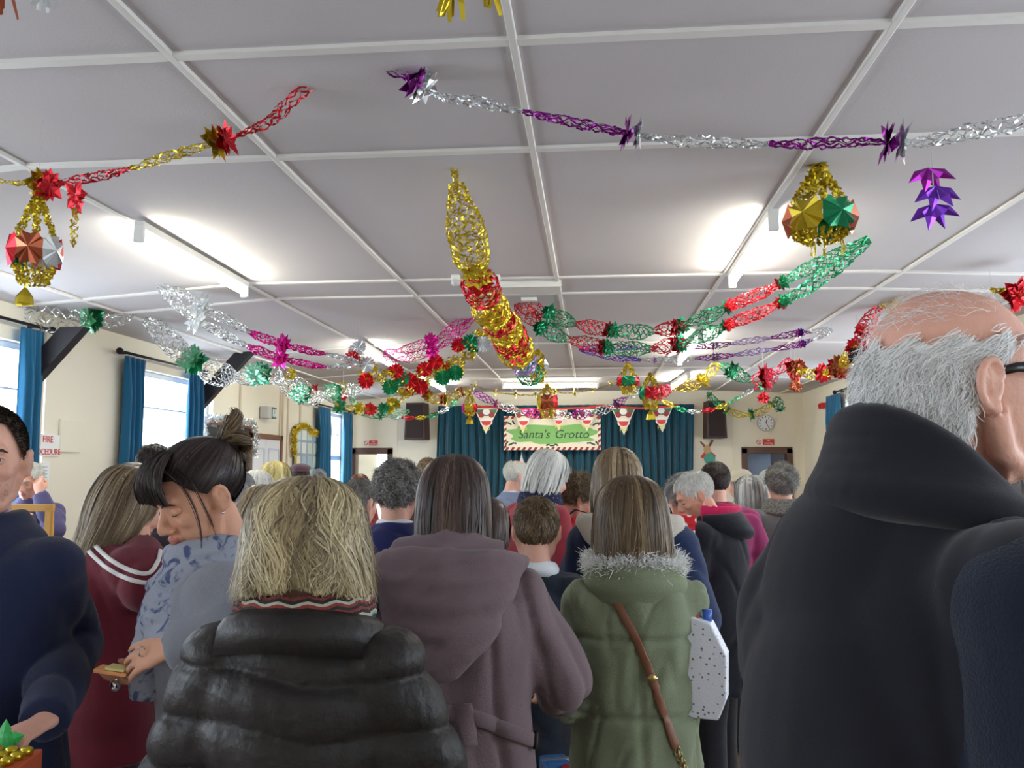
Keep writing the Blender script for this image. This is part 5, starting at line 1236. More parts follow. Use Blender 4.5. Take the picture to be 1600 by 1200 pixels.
# --- girl in the green parka
P = Person('girl with brown bob in a green parka with white fur trim, back to the camera', X_(990, 2.35), 2.35, 1.56, 8, (14, 4, 0), 2, .84)
M_parka = fabric('olive_cotton', (122, 130, 104), .85, .3, 280, .14, 9)
P.arm(-1, (-.165, .0, 1.0), (-.1, .24, .94), (-.08, .4, .96), (0, 0, -1), 45); P.arm(1, W(1062, 1050, 2.45), W(1066, 1008, 2.5), W(1086, 972, 2.42), (0, -.3, -1), 70, True)
P.body(.009, face=False)
def parka_f(co, no):
    z = co[:, 2]; seam = np.exp(-((z-1.17)/.008)**2)+np.exp(-((z-.98)/.008)**2)+np.exp(-((z-.80)/.008)**2)
    v = np.sin(co[:, 0]*52+3*np.sin(z*9))*(.5+.5*np.sin(z*30))
    return co+no*(v*.006-seam*.013+waves(co, (26, 22, 12), 41, 5)*.0045+crease(co, (26, 22, 7), 42, .011)+crease(co, (34, 30, 16), 43, .006))[:, None]
PK = P.top(M_parka, .04, .55, 'parka', .008, None, None, parka_f, .0, smooth=5, armt=.022)
b = MB(); T = P.L
for k, (q, zz, rr) in enumerate(((.092, 1.40, .034), (.1, 1.37, .032), (.09, 1.34, .03))):
    pts = [T @ V((q*math.cos(a)*1.12, q*math.sin(a)*.9-.012, zz*P.k)) for a in [PI*(.85+1.3*i/20) for i in range(21)]]
    b.tube(pts, rr, 14)
remesh(b, 'hood_roll', M_parka, P.o, .008, 3, [lambda co, no: co+no*(waves(co, (14, 14, 60), 51, 4)*.003)[:, None]])
# fur trim
g = np.random.default_rng(6); n = 15000; vs = []; a = PI*(.72+1.56*g.uniform(0, 1, n)); q = .092+g.normal(0, .012, n); zc = 1.425*P.k+g.normal(0, .011, n)+.01*np.sin(a*3)
base = np.stack([q*1.15*np.cos(a), q*.95*np.sin(a)-.012, zc], -1); Lm = np.array(T)[:3, :3]; base = base @ Lm.T+np.array(T)[:3, 3]
d = g.normal(0, 1, (n, 3))+np.stack([np.cos(a)*.6, np.sin(a)*.6, 1.0+0*a], -1); d /= np.linalg.norm(d, axis=1, keepdims=True); ln = g.uniform(.012, .028, n)[:, None]
sd = np.cross(d, g.normal(size=(n, 3))); sd /= np.linalg.norm(sd, axis=1, keepdims=True); w_ = .0011
v = np.stack([base-sd*w_, base+sd*w_, base+d*ln+sd*w_*.4+np.array([0, 0, -.004]), base+d*ln-sd*w_*.4+np.array([0, 0, -.004])], 1).reshape(-1, 3); f = np.arange(4*n).reshape(n, 4)
np_mesh('fur_trim', v, f, hair_mat('white_fur', (214, 214, 212), (240, 240, 238), (252, 252, 250), .7), P.o, True, g.uniform(0, 1, 4*n))
b = MB(); b.tube([T @ V((.092*1.12*math.cos(q_), .092*.93*math.sin(q_)-.012, 1.42*P.k)) for q_ in [PI*(.72+1.56*i/24) for i in range(25)]], .018, 10); b.build('fur_backing', mat('fur_backing_cloth', (225, 225, 222), .9), P.o, True)
# cross-body strap and its chain
def back_y(x, z): return -.205+.25*x*x
SP = on_surface(PK, [(938, 906), (958, 934), (978, 968), (1000, 1010), (1018, 1058), (1034, 1108), (1055, 1168)], P.o, .006, 30)
st = ribbon_on('leather_strap', SP, .021, .003, mat('tan_leather', (124, 78, 54), .5, var=.15), P.o)
p5 = SP[18][0]+SP[18][1]*.004
b = MB(); b.ell(p5, (.011, .005, .011), None, 12, 8).tube([p5-V((.013, 0, 0)), p5+V((.013, 0, 0))], .004, 8); b.build('strap_ring', mat('brass_metal', (190, 165, 110), .3, 1), st, True)
ch = MB()
for i, (c, nn) in enumerate(on_surface(PK, [(1056, 1172), (1062, 1188), (1072, 1215), (1080, 1240)], P.o, .008, 13)):
    R = Matrix.Rotation((i % 2)*1.5, 3, 'Z') @ Matrix.Rotation(.25, 3, 'Y')
    ch.tube([c+R @ V((.006*math.cos(t), 0, .011*math.sin(t))) for t in [2*PI*q_/10 for q_ in range(11)]], .0017, 6)
ch.build('strap_chain', MATS['brass_metal'], st, True)
P.legs(J_den)
hair_long('hair', P.o, P.H, HMB, scaled(BOB, .93, .95), [(0, .06), (30, .04), (55, -.06), (75, -.12), (180, -.15)], 7500, (.07, 1.7), .0014, .017, .014, 9, .001, (0, .3), 14)
PARKA = P
# --- bald man, right
P = Person('tall balding man with wispy white hair, glasses and navy fleece gilet', .385, 1.15, 1.83, -68, (-16, -2, 0), 6, 1.0, skin=SKR)
P.arm(1, (.505, .94, 1.15), (.64, 1.1, 1.02), (.72, 1.2, .98), (-1, 0, 0), 30, True)
P.arm(-1, (-.24, .12, 1.16), (-.16, .3, 1.0), (-.1, .4, .97), (0, 0, -1), 40)
P.Hd = P.Mi @ Matrix.Translation((.034, 0, 0)) @ P.M @ P.Hd
P.arms[1]['sh'] = P.loc((.475, .965, 1.455)); P.arms[-1]['sh'] += V((.03, .05, -.02))
P.body(.0042, nose=1.05, jaw=1.12, hs=1.06, brow=M_browg)
M_fleece = fabric('navy_black_fleece', (29, 29, 38), .95, .22, 900, .08, 20, .2); M_slv = fabric('navy_sleeve_knit', (20, 29, 46), .9, .3, 300, .1, 10)
big = lambda seed, a=.004: (lambda co, no: co+no*(waves(co, (11, 11, 6), seed, 5)*a+crease(co, (10, 9, 4), seed+3, a*2.2))[:, None])
P.top(M_slv, .02, 1.0, 'sweater', .01, None, None, big(61, .006), armt=.05)
def armhole(b, s):
    b.ell(s.L @ V((-.12, -.02, 1.23*s.k)), (.13, .17, .17), None, 24, 16); b.ell(s.L @ V((-.04, -.05, 1.28*s.k)), (.15, .14, .18), None, 24, 16).ell(s.L @ V((-.02, -.07, 1.12*s.k)), (.16, .14, .25), None, 24, 16)
    a = s.arms[1]; b.ell(a['sh']+V((-.06, 0, .0)), (.06, .1, .085), None, 20, 12)
GIL = P.top(M_fleece, .036, .5, 'fleece_gilet', .009, 'none', None, big(65), .03, smooth=5, extra=armhole)
b = MB(); T = P.L; k = P.k
for i_, (q, zz, rr) in enumerate(((.112, 1.395, .03), (.104, 1.415, .027), (.1, 1.435, .023), (.1, 1.455, .018), (.1, 1.47, .014))):
    b.tube([T @ V((q*math.cos(a)*1.1, q*math.sin(a)-.015, zz*k+(.012+.016*i_)*(-math.sin(a))-.012*i_)) for a in [PI*(.80+1.40*i/24) for i in range(25)]], rr, 12)
remesh(b, 'fleece_collar', M_fleece, P.o, .007, 3, [lambda co, no: co+no*(waves(co, (14, 14, 14), 71, 4)*.003)[:, None]])
P.legs(J_blk)
HW2 = hair_mat('hair_wispy_white', (206, 202, 198), (236, 236, 236), (255, 255, 255), .5)
HOLD = P
line = [(0, .055), (62, .055), (72, .03), (95, .005), (110, -.03), (180, -.075)]
hair_short('hair', P.o, P.H, HW2, line, .055, 17000, .84, .00055, .006, 7, .002, 7, (.0785, .098, .088), comb=(0, -1.0, -.6), messy=.22, top=.048, cap=True)
hair_short('crown_wisps', P.o, P.H, HW2, [(0, .10), (180, .06)], .04, 500, .8, .0003, .002, 8, .003, 7, (.077, .097, .084), comb=(0, -1, .35), messy=.5, cap=False)
hair_short('nape_hair', P.o, P.H, HW2, [(0, .2), (80, .2), (92, -.03), (115, -.085), (180, -.095)], .055, 13000, .66, .0006, .005, 12, .003, 7, (.074, .094, .12), c0=(0, -.02, .01), comb=(0, -.6, -1), messy=.3, top=.045, cap=False)
b = MB()
for sd in (-1, 1):
    b.tube([(sd*.085, -.012, .012), (sd*.084, .02, .018), (sd*.078, .07, .018), (sd*.068, .103, .014)], [(.0055, .002), (.0055, .002), (.007, .0022), (.006, .002)], 8, side=(0, 0, 1))
    b.tube([(sd*.036+.028*math.cos(t), .104, .004+.02*math.sin(t)) for t in [2*PI*i/24 for i in range(25)]], .0025, 8)
b.tube([(-.01, .106, .01), (0, .11, .013), (.01, .106, .01)], .0022, 8)
b.xf(P.H).build('glasses', mat('black_acetate', (18, 20, 24), .25), P.o, True)
# --- man in navy sweater, left edge
P = Person('dark haired man in navy sweater and checked collar at the left edge', X_(-29, 1.85), 1.85, 1.735, 172, (40, 0, 0), 0, 1.1, skin=SK)
P.arm(1, W(-160, 1000, 1.9), W(-90, 1150, 1.7), W(-40, 1190, 1.6), None, 30, True)
P.arm(-1, W(108, 1010, 1.95), W(68, 1128, 1.66), W(15, 1155, 1.58), (0, 0, -1), 45, True, flip=1)
P.body(.006, jaw=1.05)
M_navy = fabric('navy_merino', (28, 36, 66), .9, .35, 420, .1, 12)
P.top(M_navy, .03, .7, 'sweater', .009, None, None, big(81, .0045), armt=.024, smooth=4)
M_check = pattern_mat('checked_shirt', (206, 214, 232), (140, 156, 200), 160, .5, kind='X', soft=.2)
P.collar(M_check, .066, .04, .008, -14, 'shirt_collar', 1.385, .35, .01, .03)
P.collar(M_navy, .082, .012, .016, -10, 'sweater_neckband', 1.37, 0, .01, 0)
P.legs(J_den)
hair_short('hair', P.o, P.H, hair_mat('hair_cropped_dark', (30, 24, 22), (62, 50, 44), (96, 80, 70)), [(0, .088), (35, .085), (55, .04), (70, .02), (95, -.02), (180, -.06)], .009, 9000, .5, .0009, .001, 5, 0, 4, comb=(0, 1, -.3))
b = hair_short('stubble', P.o, P.H, MATS['hair_cropped_dark'], [(0, -.2), (180, -.2)], .002, 1500, .5, .0004, .0, 6, 0, 3, (.052, .056, .06), (0, .036, -.052), messy=.3, top=-.045, cap=False)
# --- girl in maroon
P = Person('girl with long light brown hair in a maroon sweater with two white stripes', X_(168, 2.75), 2.75, 1.6, -38, (-22, 20, 0), 4, 1.12)
M_mar = fabric('maroon_knit', (104, 28, 42), .9, .35, 350, .12, 10)
P.arm(1, W(228, 915, 2.62), W(224, 850, 2.74), W(210, 800, 2.80), (-.5, .3, 0), 40, True)
P.arm(-1, (-.24, .08, 1.06), (-.1, .28, 1.05), (.0, .34, 1.08), (0, 0, 1), 40)
P.body(.007)
MAR = P.top(M_mar, .034, .72, 'sweater', .009, None, None, big(91, .005), armt=.034, smooth=4)
for k_, pl in enumerate((((126, 826), (146, 850), (172, 874), (205, 892), (232, 896), (246, 878), (250, 860)), ((117, 832), (138, 860), (166, 886), (202, 905), (234, 910), (254, 892)))):
    ribbon_on('white_stripe', on_surface(MAR, pl, P.o, .003, 30), .013, .0025, fabric('white_ribbing', (225, 222, 218)), P.o)
P.legs(fabric('dark_plum_denim', (44, 30, 38)))
hair_long('hair', P.o, P.H, HLB, scaled(BOB, 1.0, 1.0), [(0, .07), (30, .05), (50, -.03), (70, -.16), (110, -.2), (180, -.17)], 7000, (.06, 1.6), .0015, .015, .006, 15, .001, (0, .3), 14)
# --- woman with scarf and pinned-up hair
P = Person('woman with dark pinned-up hair, grey coat and blue leaf scarf, looking down', X_(368, 2.0), 2.0, 1.665, 112, (28, 24, 0), 4, 1.0, skin=SKY)
M_gcoat = fabric('pale_grey_wool', (146, 150, 162), .95, .4, 380, .08, 16, .3)
P.arm(1, W(330, 1010, 2.2), W(262, 1050, 1.95), W(175, 1072, 1.87), (0, 0, 1), 22, True, thumb_in=60)
P.arm(-1, W(425, 975, 1.8), W(268, 1010, 1.78), W(152, 1046, 1.82), (0, .8, -.6), 14, True, thumb_in=60)
SCARFP = P
P.body(.005, eyes='down')
P.top(M_gcoat, .034, .35, 'grey_coat', .009, None, None, big(101, .0045), .06, smooth=4, armt=.026, wr=.98)
b = MB(); T = P.L; g = random.Random(8)
for i_ in range(7):
    q = .085+.012*i_; zz = 1.405-.023*i_; ph = g.uniform(0, 6)
    b.tube([T @ V(((q+.012*math.sin(3*a+ph))*math.cos(a)*1.12, (q+.01*math.cos(2*a+ph))*math.sin(a)+.012, (zz+.014*math.sin(2*a+ph)-.02*math.sin(a)*(i_ > 2))*P.k)) for a in [2*PI*i/28 for i in range(29)]], .026, 10)
for x0, ph in ((-.05, 0), (.02, 1), (.08, 2)):
    b.tube([T @ V(p) for p in ((x0*.8, .12, 1.33), (x0, .155, 1.22), (x0*1.1+.01*math.sin(ph), .16, 1.1))], [.04, .042, .04], 10)
M_scarf = pattern_mat('leaf_print_scarf', (166, 172, 188), (84, 98, 138), 26, .42, kind='noise', soft=.05, bump=.4)
remesh(b, 'scarf', M_scarf, P.o, .007, 3, [lambda co, no: co+no*(waves(co, (22, 22, 34), 111, 5)*.003-np.abs(waves(co, (26, 26, 60), 113, 4))*.003)[:, None]])
P.legs(J_blk)
# swept-back hair: short laid strands, then bun, fringe, loose locks
hair_swept('hair', P.o, P.H, HDK, [(0, .08), (40, .07), (58, .04), (75, .018), (88, .028), (100, -.005), (180, -.055)], (0, -.1, .1), 7000, seed=21)
bun = [[(0, -.10, .10), (.02, -.14, .12), (.01, -.16, .155), (-.015, -.145, .17)], [(0, -.10, .10), (-.03, -.14, .1), (-.03, -.165, .07), (0, -.16, .04)], [(.02, -.11, .11), (.035, -.15, .1), (.02, -.165, .07), (-.01, -.15, .05)],
       [(-.01, -.11, .11), (-.02, -.15, .14), (-.01, -.175, .17), (.015, -.18, .185)], [(0, -.11, .08), (.02, -.15, .06), (.01, -.16, .01), (.0, -.14, -.02)]]
bun = [[(x*.8, -.10+(y+.10)*.72, .10+(z-.10)*.72) for x, y, z in p] for p in bun]
locks('bun', P.o, P.H, HMB, bun, 170, .016, .0013, 3)
fr = []
for i in range(9):
    x = -.058+.0145*i; fr.append([(x*.35, .03, .128), (x*.7, .068, .114), (x*.95, .095, .085), (x*1.12, .102, .055), (x*1.2, .1, .03)])
locks('fringe', P.o, P.H, HDK, fr, 150, .008, .0015, 4)
side_ = []
for sd in (-1, 1): side_ += [[(sd*.05, .07, .10), (sd*.08, .06, .06), (sd*.088, .055, .0), (sd*.082, .06, -.06), (sd*.07, .07, -.1)], [(sd*.06, .05, .10), (sd*.086, .04, .06), (sd*.092, .035, .0), (sd*.086, .03, -.05), (sd*.08, .03, -.09)]]
locks('loose_locks', P.o, P.H, HDK, side_, 12, .004, .0009, 5)
b = MB()
for sd in (-1, 1): b.ell((sd*.088, -.002, -.034), .0035, None, 10, 8)
b.xf(P.H).build('earring', mat('silver_metal', (225, 225, 228), .15, 1), P.o, True)
# what she holds, and her rings
hc = W(178, 1048, 1.82); o = empty('raffle_ticket_pad', hc, math.radians(8), 'small orange and cream pad of tickets held in her hands', 'ticket pad')
M_or = mat('orange_paper', (240, 170, 110), .8)
MB().box((0, 0, 0), (.07, .045, .008), Matrix.Rotation(.15, 3, 'Y')).build('pad', M_or, o, bevel=.001); MB().box((.01, -.004, .007), (.04, .04, .005), Matrix.Rotation(.15, 3, 'Y')).build('torn_tickets', mat('cream_paper', (225, 215, 140), .8), o)
for (px, py, Y, rr, sp, lb) in ((222, 1018, 1.775, .0105, False, ''), (180, 1071, 1.84, .011, True, '')):
    c = P.loc(W(px, py, Y)); b = MB(); R = (P.arms[-1]['tip']-P.arms[-1]['wr']).normalized(); T_, A, B = frame(R)
    if sp: b.ell(c, (.011, .011, .013), None, 12, 8)
    else: b.tube([c+A*rr*math.cos(t)+B*rr*math.sin(t) for t in [2*PI*i/20 for i in range(21)]], .0018, 6)
    b.build('ring', MATS['silver_metal'], P.o, True)
# ------------------------------------------------------------------ the crowd further down the hall
CAPLINE = [(0, .08), (35, .075), (60, .03), (80, .0), (110, -.03), (180, -.08)]
def folk(label, px, py, Y, face, head, col, hair, lean=0, build=1.0, skin=SK, arms='work', t=.022, style='bob', topname='sweater', fabricname=None, legs=None, hem=None, eyes='open', zb=.72, vox=.010, post=None, hs=1, kx=1, h=None, brow=M_brow, patt=None, hshift=0):
    zt = W(px, py, Y).z; P = Person(label, X_(px, Y), Y, h or max(.9, zt*.992+(.0 if style != 'curly' else -.015)), face, head, lean, build, skin=skin)
    P.Hd = Matrix.Translation((hshift, 0, 0)) @ P.Hd
    if arms == 'work': P.work(.3, 1.0, .12)
    elif callable(arms): arms(P)
    showface = 60 < abs((face+head[0]+180) % 360-180)
    P.body(vox if showface else vox+.002, face=showface, eyes=eyes, hs=hs, brow=brow)
    m = patt or fabric(fabricname or 'cloth_%d_%d_%d' % col, col, bscale=250)
    P.top(m, t, zb, topname, .012, post=post, smooth=3); P.legs(legs or J_trk)
    n = 1500
    if style == 'bob': hair_long('hair', P.o, P.H, hair, scaled(BOB, 1.0*kx, 1.0*kx), hem or [(0, .07), (30, .05), (55, -.02), (75, -.1), (180, -.12)], n, (.06, 2), .004, .014, .012, int(px), .002, (0, .3), 9)
    elif style == 'long': hair_long('hair', P.o, P.H, hair, scaled(BOB, kx, kx), hem or [(0, .07), (30, .05), (55, -.03), (75, -.2), (180, -.24)], n, (.04, 2), .004, .012, .005, int(px), .0, (0, .3), 10)
    elif style == 'curly': hair_short('hair', P.o, P.H, hair, CAPLINE, .03, 5000, .35, .0014, .008, int(px), .009, 6, (.080, .100, .090), clump=.8, messy=.6)
    elif style == 'crop': hair_short('hair', P.o, P.H, hair, CAPLINE, .024, 3800, .75, .0016, .004, int(px), 0, 5, comb=(0, .2, -1), messy=.3)
    elif style == 'thin': hair_short('hair', P.o, P.H, hair, [(0, .2), (55, .2), (75, .02), (100, -.02), (180, -.07)], .016, 2600, .8, .0014, .004, int(px), 0, 4, top=.10, cap=True, messy=.2)
    return P
# boy
P = folk('boy with short brown hair in a black jumper over a white collar', 838, 780, 3.0, 0, (6, 4, 0), (32, 38, 50), HMB, 2, .8, style='crop', t=.02, topname='jumper', hs=1.0)
P.collar(mat('white_cotton', (225, 228, 232), .8), .058, .03, .008, -12, 'shirt_collar', 1.385, .4, 0, .02)
# blonde woman with beige hood
P = folk('woman with straight blonde hair, beige hood and navy jacket behind the green parka', 984, 697, 3.1, -14, (12, 8, 0), (36, 50, 84), HLB, 4, .9, style='long', t=.04, topname='jacket', kx=.9, hem=[(0, .07), (30, .05), (55, -.04), (75, -.14), (180, -.16)], hshift=-.05)
b = MB(); T = P.L
for k_ in range(3): b.tube([T @ V(((.165-.012*k_)*math.cos(a), -.03-(.13+.015*k_)*abs(math.sin(a)), (1.395-.03*k_*abs(math.sin(a))-.005*k_)*P.k)) for a in [PI*(1+i/14) for i in range(15)]], .034, 12)
remesh(b, 'beige_hood', fabric('beige_fleece', (206, 198, 184), bscale=300, bump=.6), P.o, .011, 3)
# white bob in red
def red_arms(P): P.arm(-1, (-.25, .0, 1.08), (-.16, .25, 1.02), (-.1, .38, 1.0), (0, 0, -1), 40); P.arm(1, (.25, .02, 1.08), (.16, .28, 1.02), (.1, .4, 1.0), (0, 0, -1), 40)
P = folk('woman with a white bob, dusky red jumper and dark spotted neck scarf', 830, 697, 4.4, -52, (-12, 22, 0), (150, 50, 60), HWH, 6, 1.0, arms=red_arms, style='bob', topname='jumper', kx=.94, hem=[(0, .06), (30, .04), (50, -.03), (70, -.12), (180, -.13)], brow=M_browg)
b = MB(); T = P.L
for k_, (q, zz) in enumerate(((.085, 1.43), (.095, 1.405), (.1, 1.38))): b.tube([T @ V((q*math.cos(a)*1.1, q*math.sin(a)+.005, zz*P.k+.006*math.sin(3*a+k_))) for a in [2*PI*i/24 for i in range(25)]], .019, 10)
remesh(b, 'neck_scarf', pattern_mat('spotted_navy_silk', (34, 38, 66), (200, 205, 225), 60, .16, kind='dots', soft=.03), P.o, .010, 2)
# curly brown woman in bright red
def give(P):
    P.arm(1, (.24, .08, 1.06), (.16, .33, 1.04), (.12, .46, 1.02), (0, 0, -1), 30); P.arm(-1, (-.2, .1, 1.06), (-.1, .3, 1.0), (.02, .42, 1.0), (0, 0, 1), 30)
P = folk('woman with curly brown hair in a bright red cardigan with black bag strap', 866, 733, 4.6, -62, (-14, 30, 0), (214, 34, 44), HMB, 10, 1.0, arms=give, style='curly', topname='cardigan', eyes='down')
b = MB(); b.tube([P.L @ V(p) for p in ((.12, .1, 1.2), (.13, .05, 1.385), (.13, -.03, 1.39), (.13, -.13, 1.3), (.16, -.14, 1.1), (.2, -.05, .9))], [(.014, .004)]*6, 8, side=(1, 0, 0)); b.build('bag_strap', M_shoe, P.o, True)
# striped top with pink scarf
M_str = pattern_mat('navy_breton_stripe', (32, 40, 72), (225, 228, 235), 16, .5, kind='Z', soft=.12)
P = folk('person in navy and white striped top with pink scarf bending over the stall', 897, 752, 5.3, 60, (0, 40, 0), (32, 40, 72), HBR, 22, .95, style='bob', topname='striped_top', patt=M_str)
b = MB(); b.tube([P.L @ V(p) for p in ((.08, .03, 1.42), (.09, .1, 1.3), (.1, .13, 1.15), (.1, .14, 1.0))], [.025, .03, .03, .032], 10); b.tube([P.L @ V(((.08)*math.cos(a), .075*math.sin(a), 1.41)) for a in [2*PI*i/20 for i in range(21)]], .022, 8)
remesh(b, 'pink_scarf', fabric('magenta_scarf', (190, 60, 130)), P.o, .011, 2)
# man in blue-grey
P = folk('grey haired man with glasses in a blue-grey jumper in front of the stage curtain', 797, 717, 6.2, -35, (-25, 15, 0), (120, 132, 160), HWH, 3, 1.05, style='thin', topname='jumper', brow=M_browg)
P.collar(mat('pale_blue_shirt', (200, 212, 232), .8), .064, .035, .008, -12, 'shirt_collar', 1.39, .4, 0, .03)
b = MB()
for sd in (-1, 1):
    b.tube([(sd*.083, -.01, .01), (sd*.078, .07, .014), (sd*.066, .1, .012)], .002, 6); b.tube([(sd*.033+.025*math.cos(t), .102, .004+.019*math.sin(t)) for t in [2*PI*i/16 for i in range(17)]], .002, 6)
b.xf(P.H).build('glasses', M_iron, P.o, True)
# white haired woman in black with pink lined hood, standing to the floor
def hold(P): P.arm(-1, (-.26, .08, 1.08), (-.14, .3, 1.1), (-.04, .4, 1.14), (0, .2, 1), 45); P.arm(1, (.26, .02, 1.02), (.2, .26, .98), (.12, .36, 1.0), (0, 0, 1), 45)
P = folk('woman with short white hair and black coat with pink lined hood, looking down', 1112, 728, 4.15, 66, (34, 26, 0), (30, 33, 42), HWH, 4, 1.1, arms=hold, style='crop', t=.045, topname='coat', eyes='down', zb=.62, vox=.007, brow=M_browg, skin=SKY, hs=.9)
b = MB(); T = P.L
for k_ in range(3): b.tube([T @ V(((.15-.01*k_)*math.cos(a), -.03-(.12+.02*k_)*abs(math.sin(a)), (1.405-.03*k_*abs(math.sin(a))-.005*k_)*P.k)) for a in [PI*(1+i/14) for i in range(15)]], .03, 12)
remesh(b, 'hood', MATS['cloth_30_33_42'], P.o, .010, 3)
b = MB(); b.tube([T @ V((.135*math.cos(a), -.02-.115*abs(math.sin(a)), (1.435)*P.k)) for a in [PI*(1+i/14) for i in range(15)]], [(.045, .012)]*15, 12, side=(0, -.7, .7)); remesh(b, 'pink_lining', fabric('pink_fleece', (222, 44, 100)), P.o, .008, 2)
# grey curly woman in navy cardigan
P = folk('woman with curly grey hair, white collar and navy cardigan left of the brown coat', 617, 716, 3.3, -8, (6, 6, 0), (36, 40, 92), HSG, 2, 1.05, style='curly', topname='cardigan', t=.028, hs=.95)
P.collar(mat('white_cotton', (225, 228, 232), .8), .064, .04, .01, -14, 'blouse_collar', 1.385, .3, 0, .03)
# lavender shirt man
P = folk('man with dark grey hair in a lavender shirt seen behind the blonde woman', 556, 750, 4.4, 20, (-50, 12, 0), (124, 124, 214), HSG, 3, 1.0, style='crop', topname='shirt')
P = folk('person in blue floral top half hidden behind the brown coat', 752, 778, 3.6, -10, (0, 20, 0), (70, 76, 170), HBR, 6, 1.0, style='bob', topname='blouse', patt=pattern_mat('blue_floral_print', (72, 80, 180), (200, 170, 190), 40, .14, kind='dots', soft=.04))
# far left: person with raised hand
def salute(P): P.arm(-1, (-.26, .2, 1.2), (-.13, .16, 1.43), (-.08, .12, 1.56), (0, -1, 0), 20); P.arm(1, (.24, .05, 1.05), (.12, .25, 1.0), (.05, .35, 1.0), (0, 0, -1), 35)
P = folk('pale haired woman in mauve raising a hand to her brow below the fire sign', 54, 722, 5.6, 186, (0, 14, 0), (84, 80, 122), HWH, 3, .95, arms=salute, style='crop', topname='jumper', vox=.008, brow=M_browg)
# heads behind the scarf woman
folk('dark haired man standing in front of the middle left window', 240, 693, 4.3, 10, (0, 0, 0), (50, 48, 56), HDK, 0, 1.0, style='crop', topname='jumper')
folk('brown haired person between the maroon girl and the scarf woman', 206, 724, 3.7, 5, (0, 5, 0), (58, 54, 62), HBR, 0, .9, style='bob', topname='coat')
folk('white haired woman just behind the pinned-up bun', 372, 738, 4.6, -20, (10, 5, 0), (120, 124, 140), HGR, 0, 1.0, style='crop', topname='coat')
folk('person with light brown hair bending behind the scarf woman', 388, 759, 3.4, -30, (0, 20, 0), (90, 92, 110), HLB, 6, 1.0, style='bob', topname='coat')
folk('woman with pale blonde bob standing below the white double door', 402, 736, 5.0, 12, (0, 4, 0), (150, 140, 140), HWH, 0, 1.0, style='bob', topname='coat', hem=[(0, .06), (60, -.04), (180, -.1)])
folk('woman with yellow blonde bob in front of the white double door', 430, 721, 5.6, -12, (0, 4, 0), (100, 90, 96), HYB, 0, 1.0, style='bob', topname='coat', hem=[(0, .06), (60, -.04), (180, -.1)])
P = folk('person with brown beret below the notice board', 470, 727, 8.4, 0, (0, 0, 0), (110, 80, 90), HBR, 0, 1.0, style='crop', topname='coat')
b = MB(); b.ell((0, -.02, .10), (.1, .115, .045), None, 20, 10).ell((0, -.015, .08), (.088, .108, .04), None, 20, 10); b.xf(P.H).build('beret', fabric('plum_felt', (110, 84, 92)), P.o, True)
folk('grey haired person beside the far window curtain', 498, 734, 8.8, 20, (0, 0, 0), (140, 140, 150), HGR, 0, .95, style='crop', topname='coat')
folk('auburn haired person in front of the left doorway', 562, 742, 9.5, -20, (0, 0, 0), (150, 60, 60), HAU, 0, .95, style='bob', topname='coat')
folk('brown haired person standing at the foot of the stage by the left speaker', 668, 715, 7.0, 15, (0, 0, 0), (90, 60, 60), HLB, 0, .95, style='crop', topname='coat')
# right side
folk('dark haired person in magenta jacket behind the white haired woman', 1118, 722, 5.2, 10, (0, 6, 0), (140, 44, 92), HDK, 0, 1.1, style='crop', topname='jacket', t=.035)
folk('silver haired person mostly hidden left of the pink hood lining', 1070, 742, 5.0, 30, (0, 10, 0), (120, 40, 50), HGR, 0, .95, style='curly', topname='coat')
P = folk('person in cream knitted hat facing the stall near the right doorway', 1160, 736, 7.6, 50, (0, 10, 0), (200, 190, 176), HGR, 0, .95, style='crop', topname='coat')
b = MB(); b.ell((0, -.012, .07), (.09, .11, .075), None, 20, 12); b.tube([(.088*math.cos(a), -.012+.107*math.sin(a), .05) for a in [2*PI*i/24 for i in range(25)]], .014, 8); b.xf(P.H).build('knitted_hat', fabric('cream_wool', (226, 216, 190), bscale=150, bump=.8), P.o, True)
folk('woman with long ash blonde hair near the right doorway', 1174, 744, 5.8, 25, (0, 8, 0), (120, 110, 116), HGR, 0, .95, style='long', topname='coat', hem=[(0, .07), (30, .05), (55, -.04), (75, -.2), (180, -.22)])
folk('white haired person below the right doorway', 1201, 735, 7.4, 0, (0, 4, 0), (160, 160, 170), HWH, 0, .95, style='crop', topname='coat')
P = folk('person with curly grey hair and speckled grey scarf beside the navy fleece', 1222, 724, 5.6, 10, (0, 6, 0), (98, 96, 98), HSG, 0, 1.05, style='curly', topname='coat')
b = MB(); T = P.L
for q, zz in ((.085, 1.43), (.1, 1.4), (.115, 1.365)): b.tube([T @ V((q*math.cos(a)*1.1, q*math.sin(a)-.01, zz*P.k)) for a in [2*PI*i/24 for i in range(25)]], .024, 10)
remesh(b, 'speckled_scarf', pattern_mat('speckled_wool', (120, 118, 114), (62, 60, 60), 120, .48, kind='noise', soft=.08), P.o, .011, 2)
folk('dark haired person in a red top beyond the bald man\'s chin', 1600, 742, 3.6, 40, (0, 6, 0), (190, 36, 44), HSG, 0, 1.0, style='bob', topname='jumper')

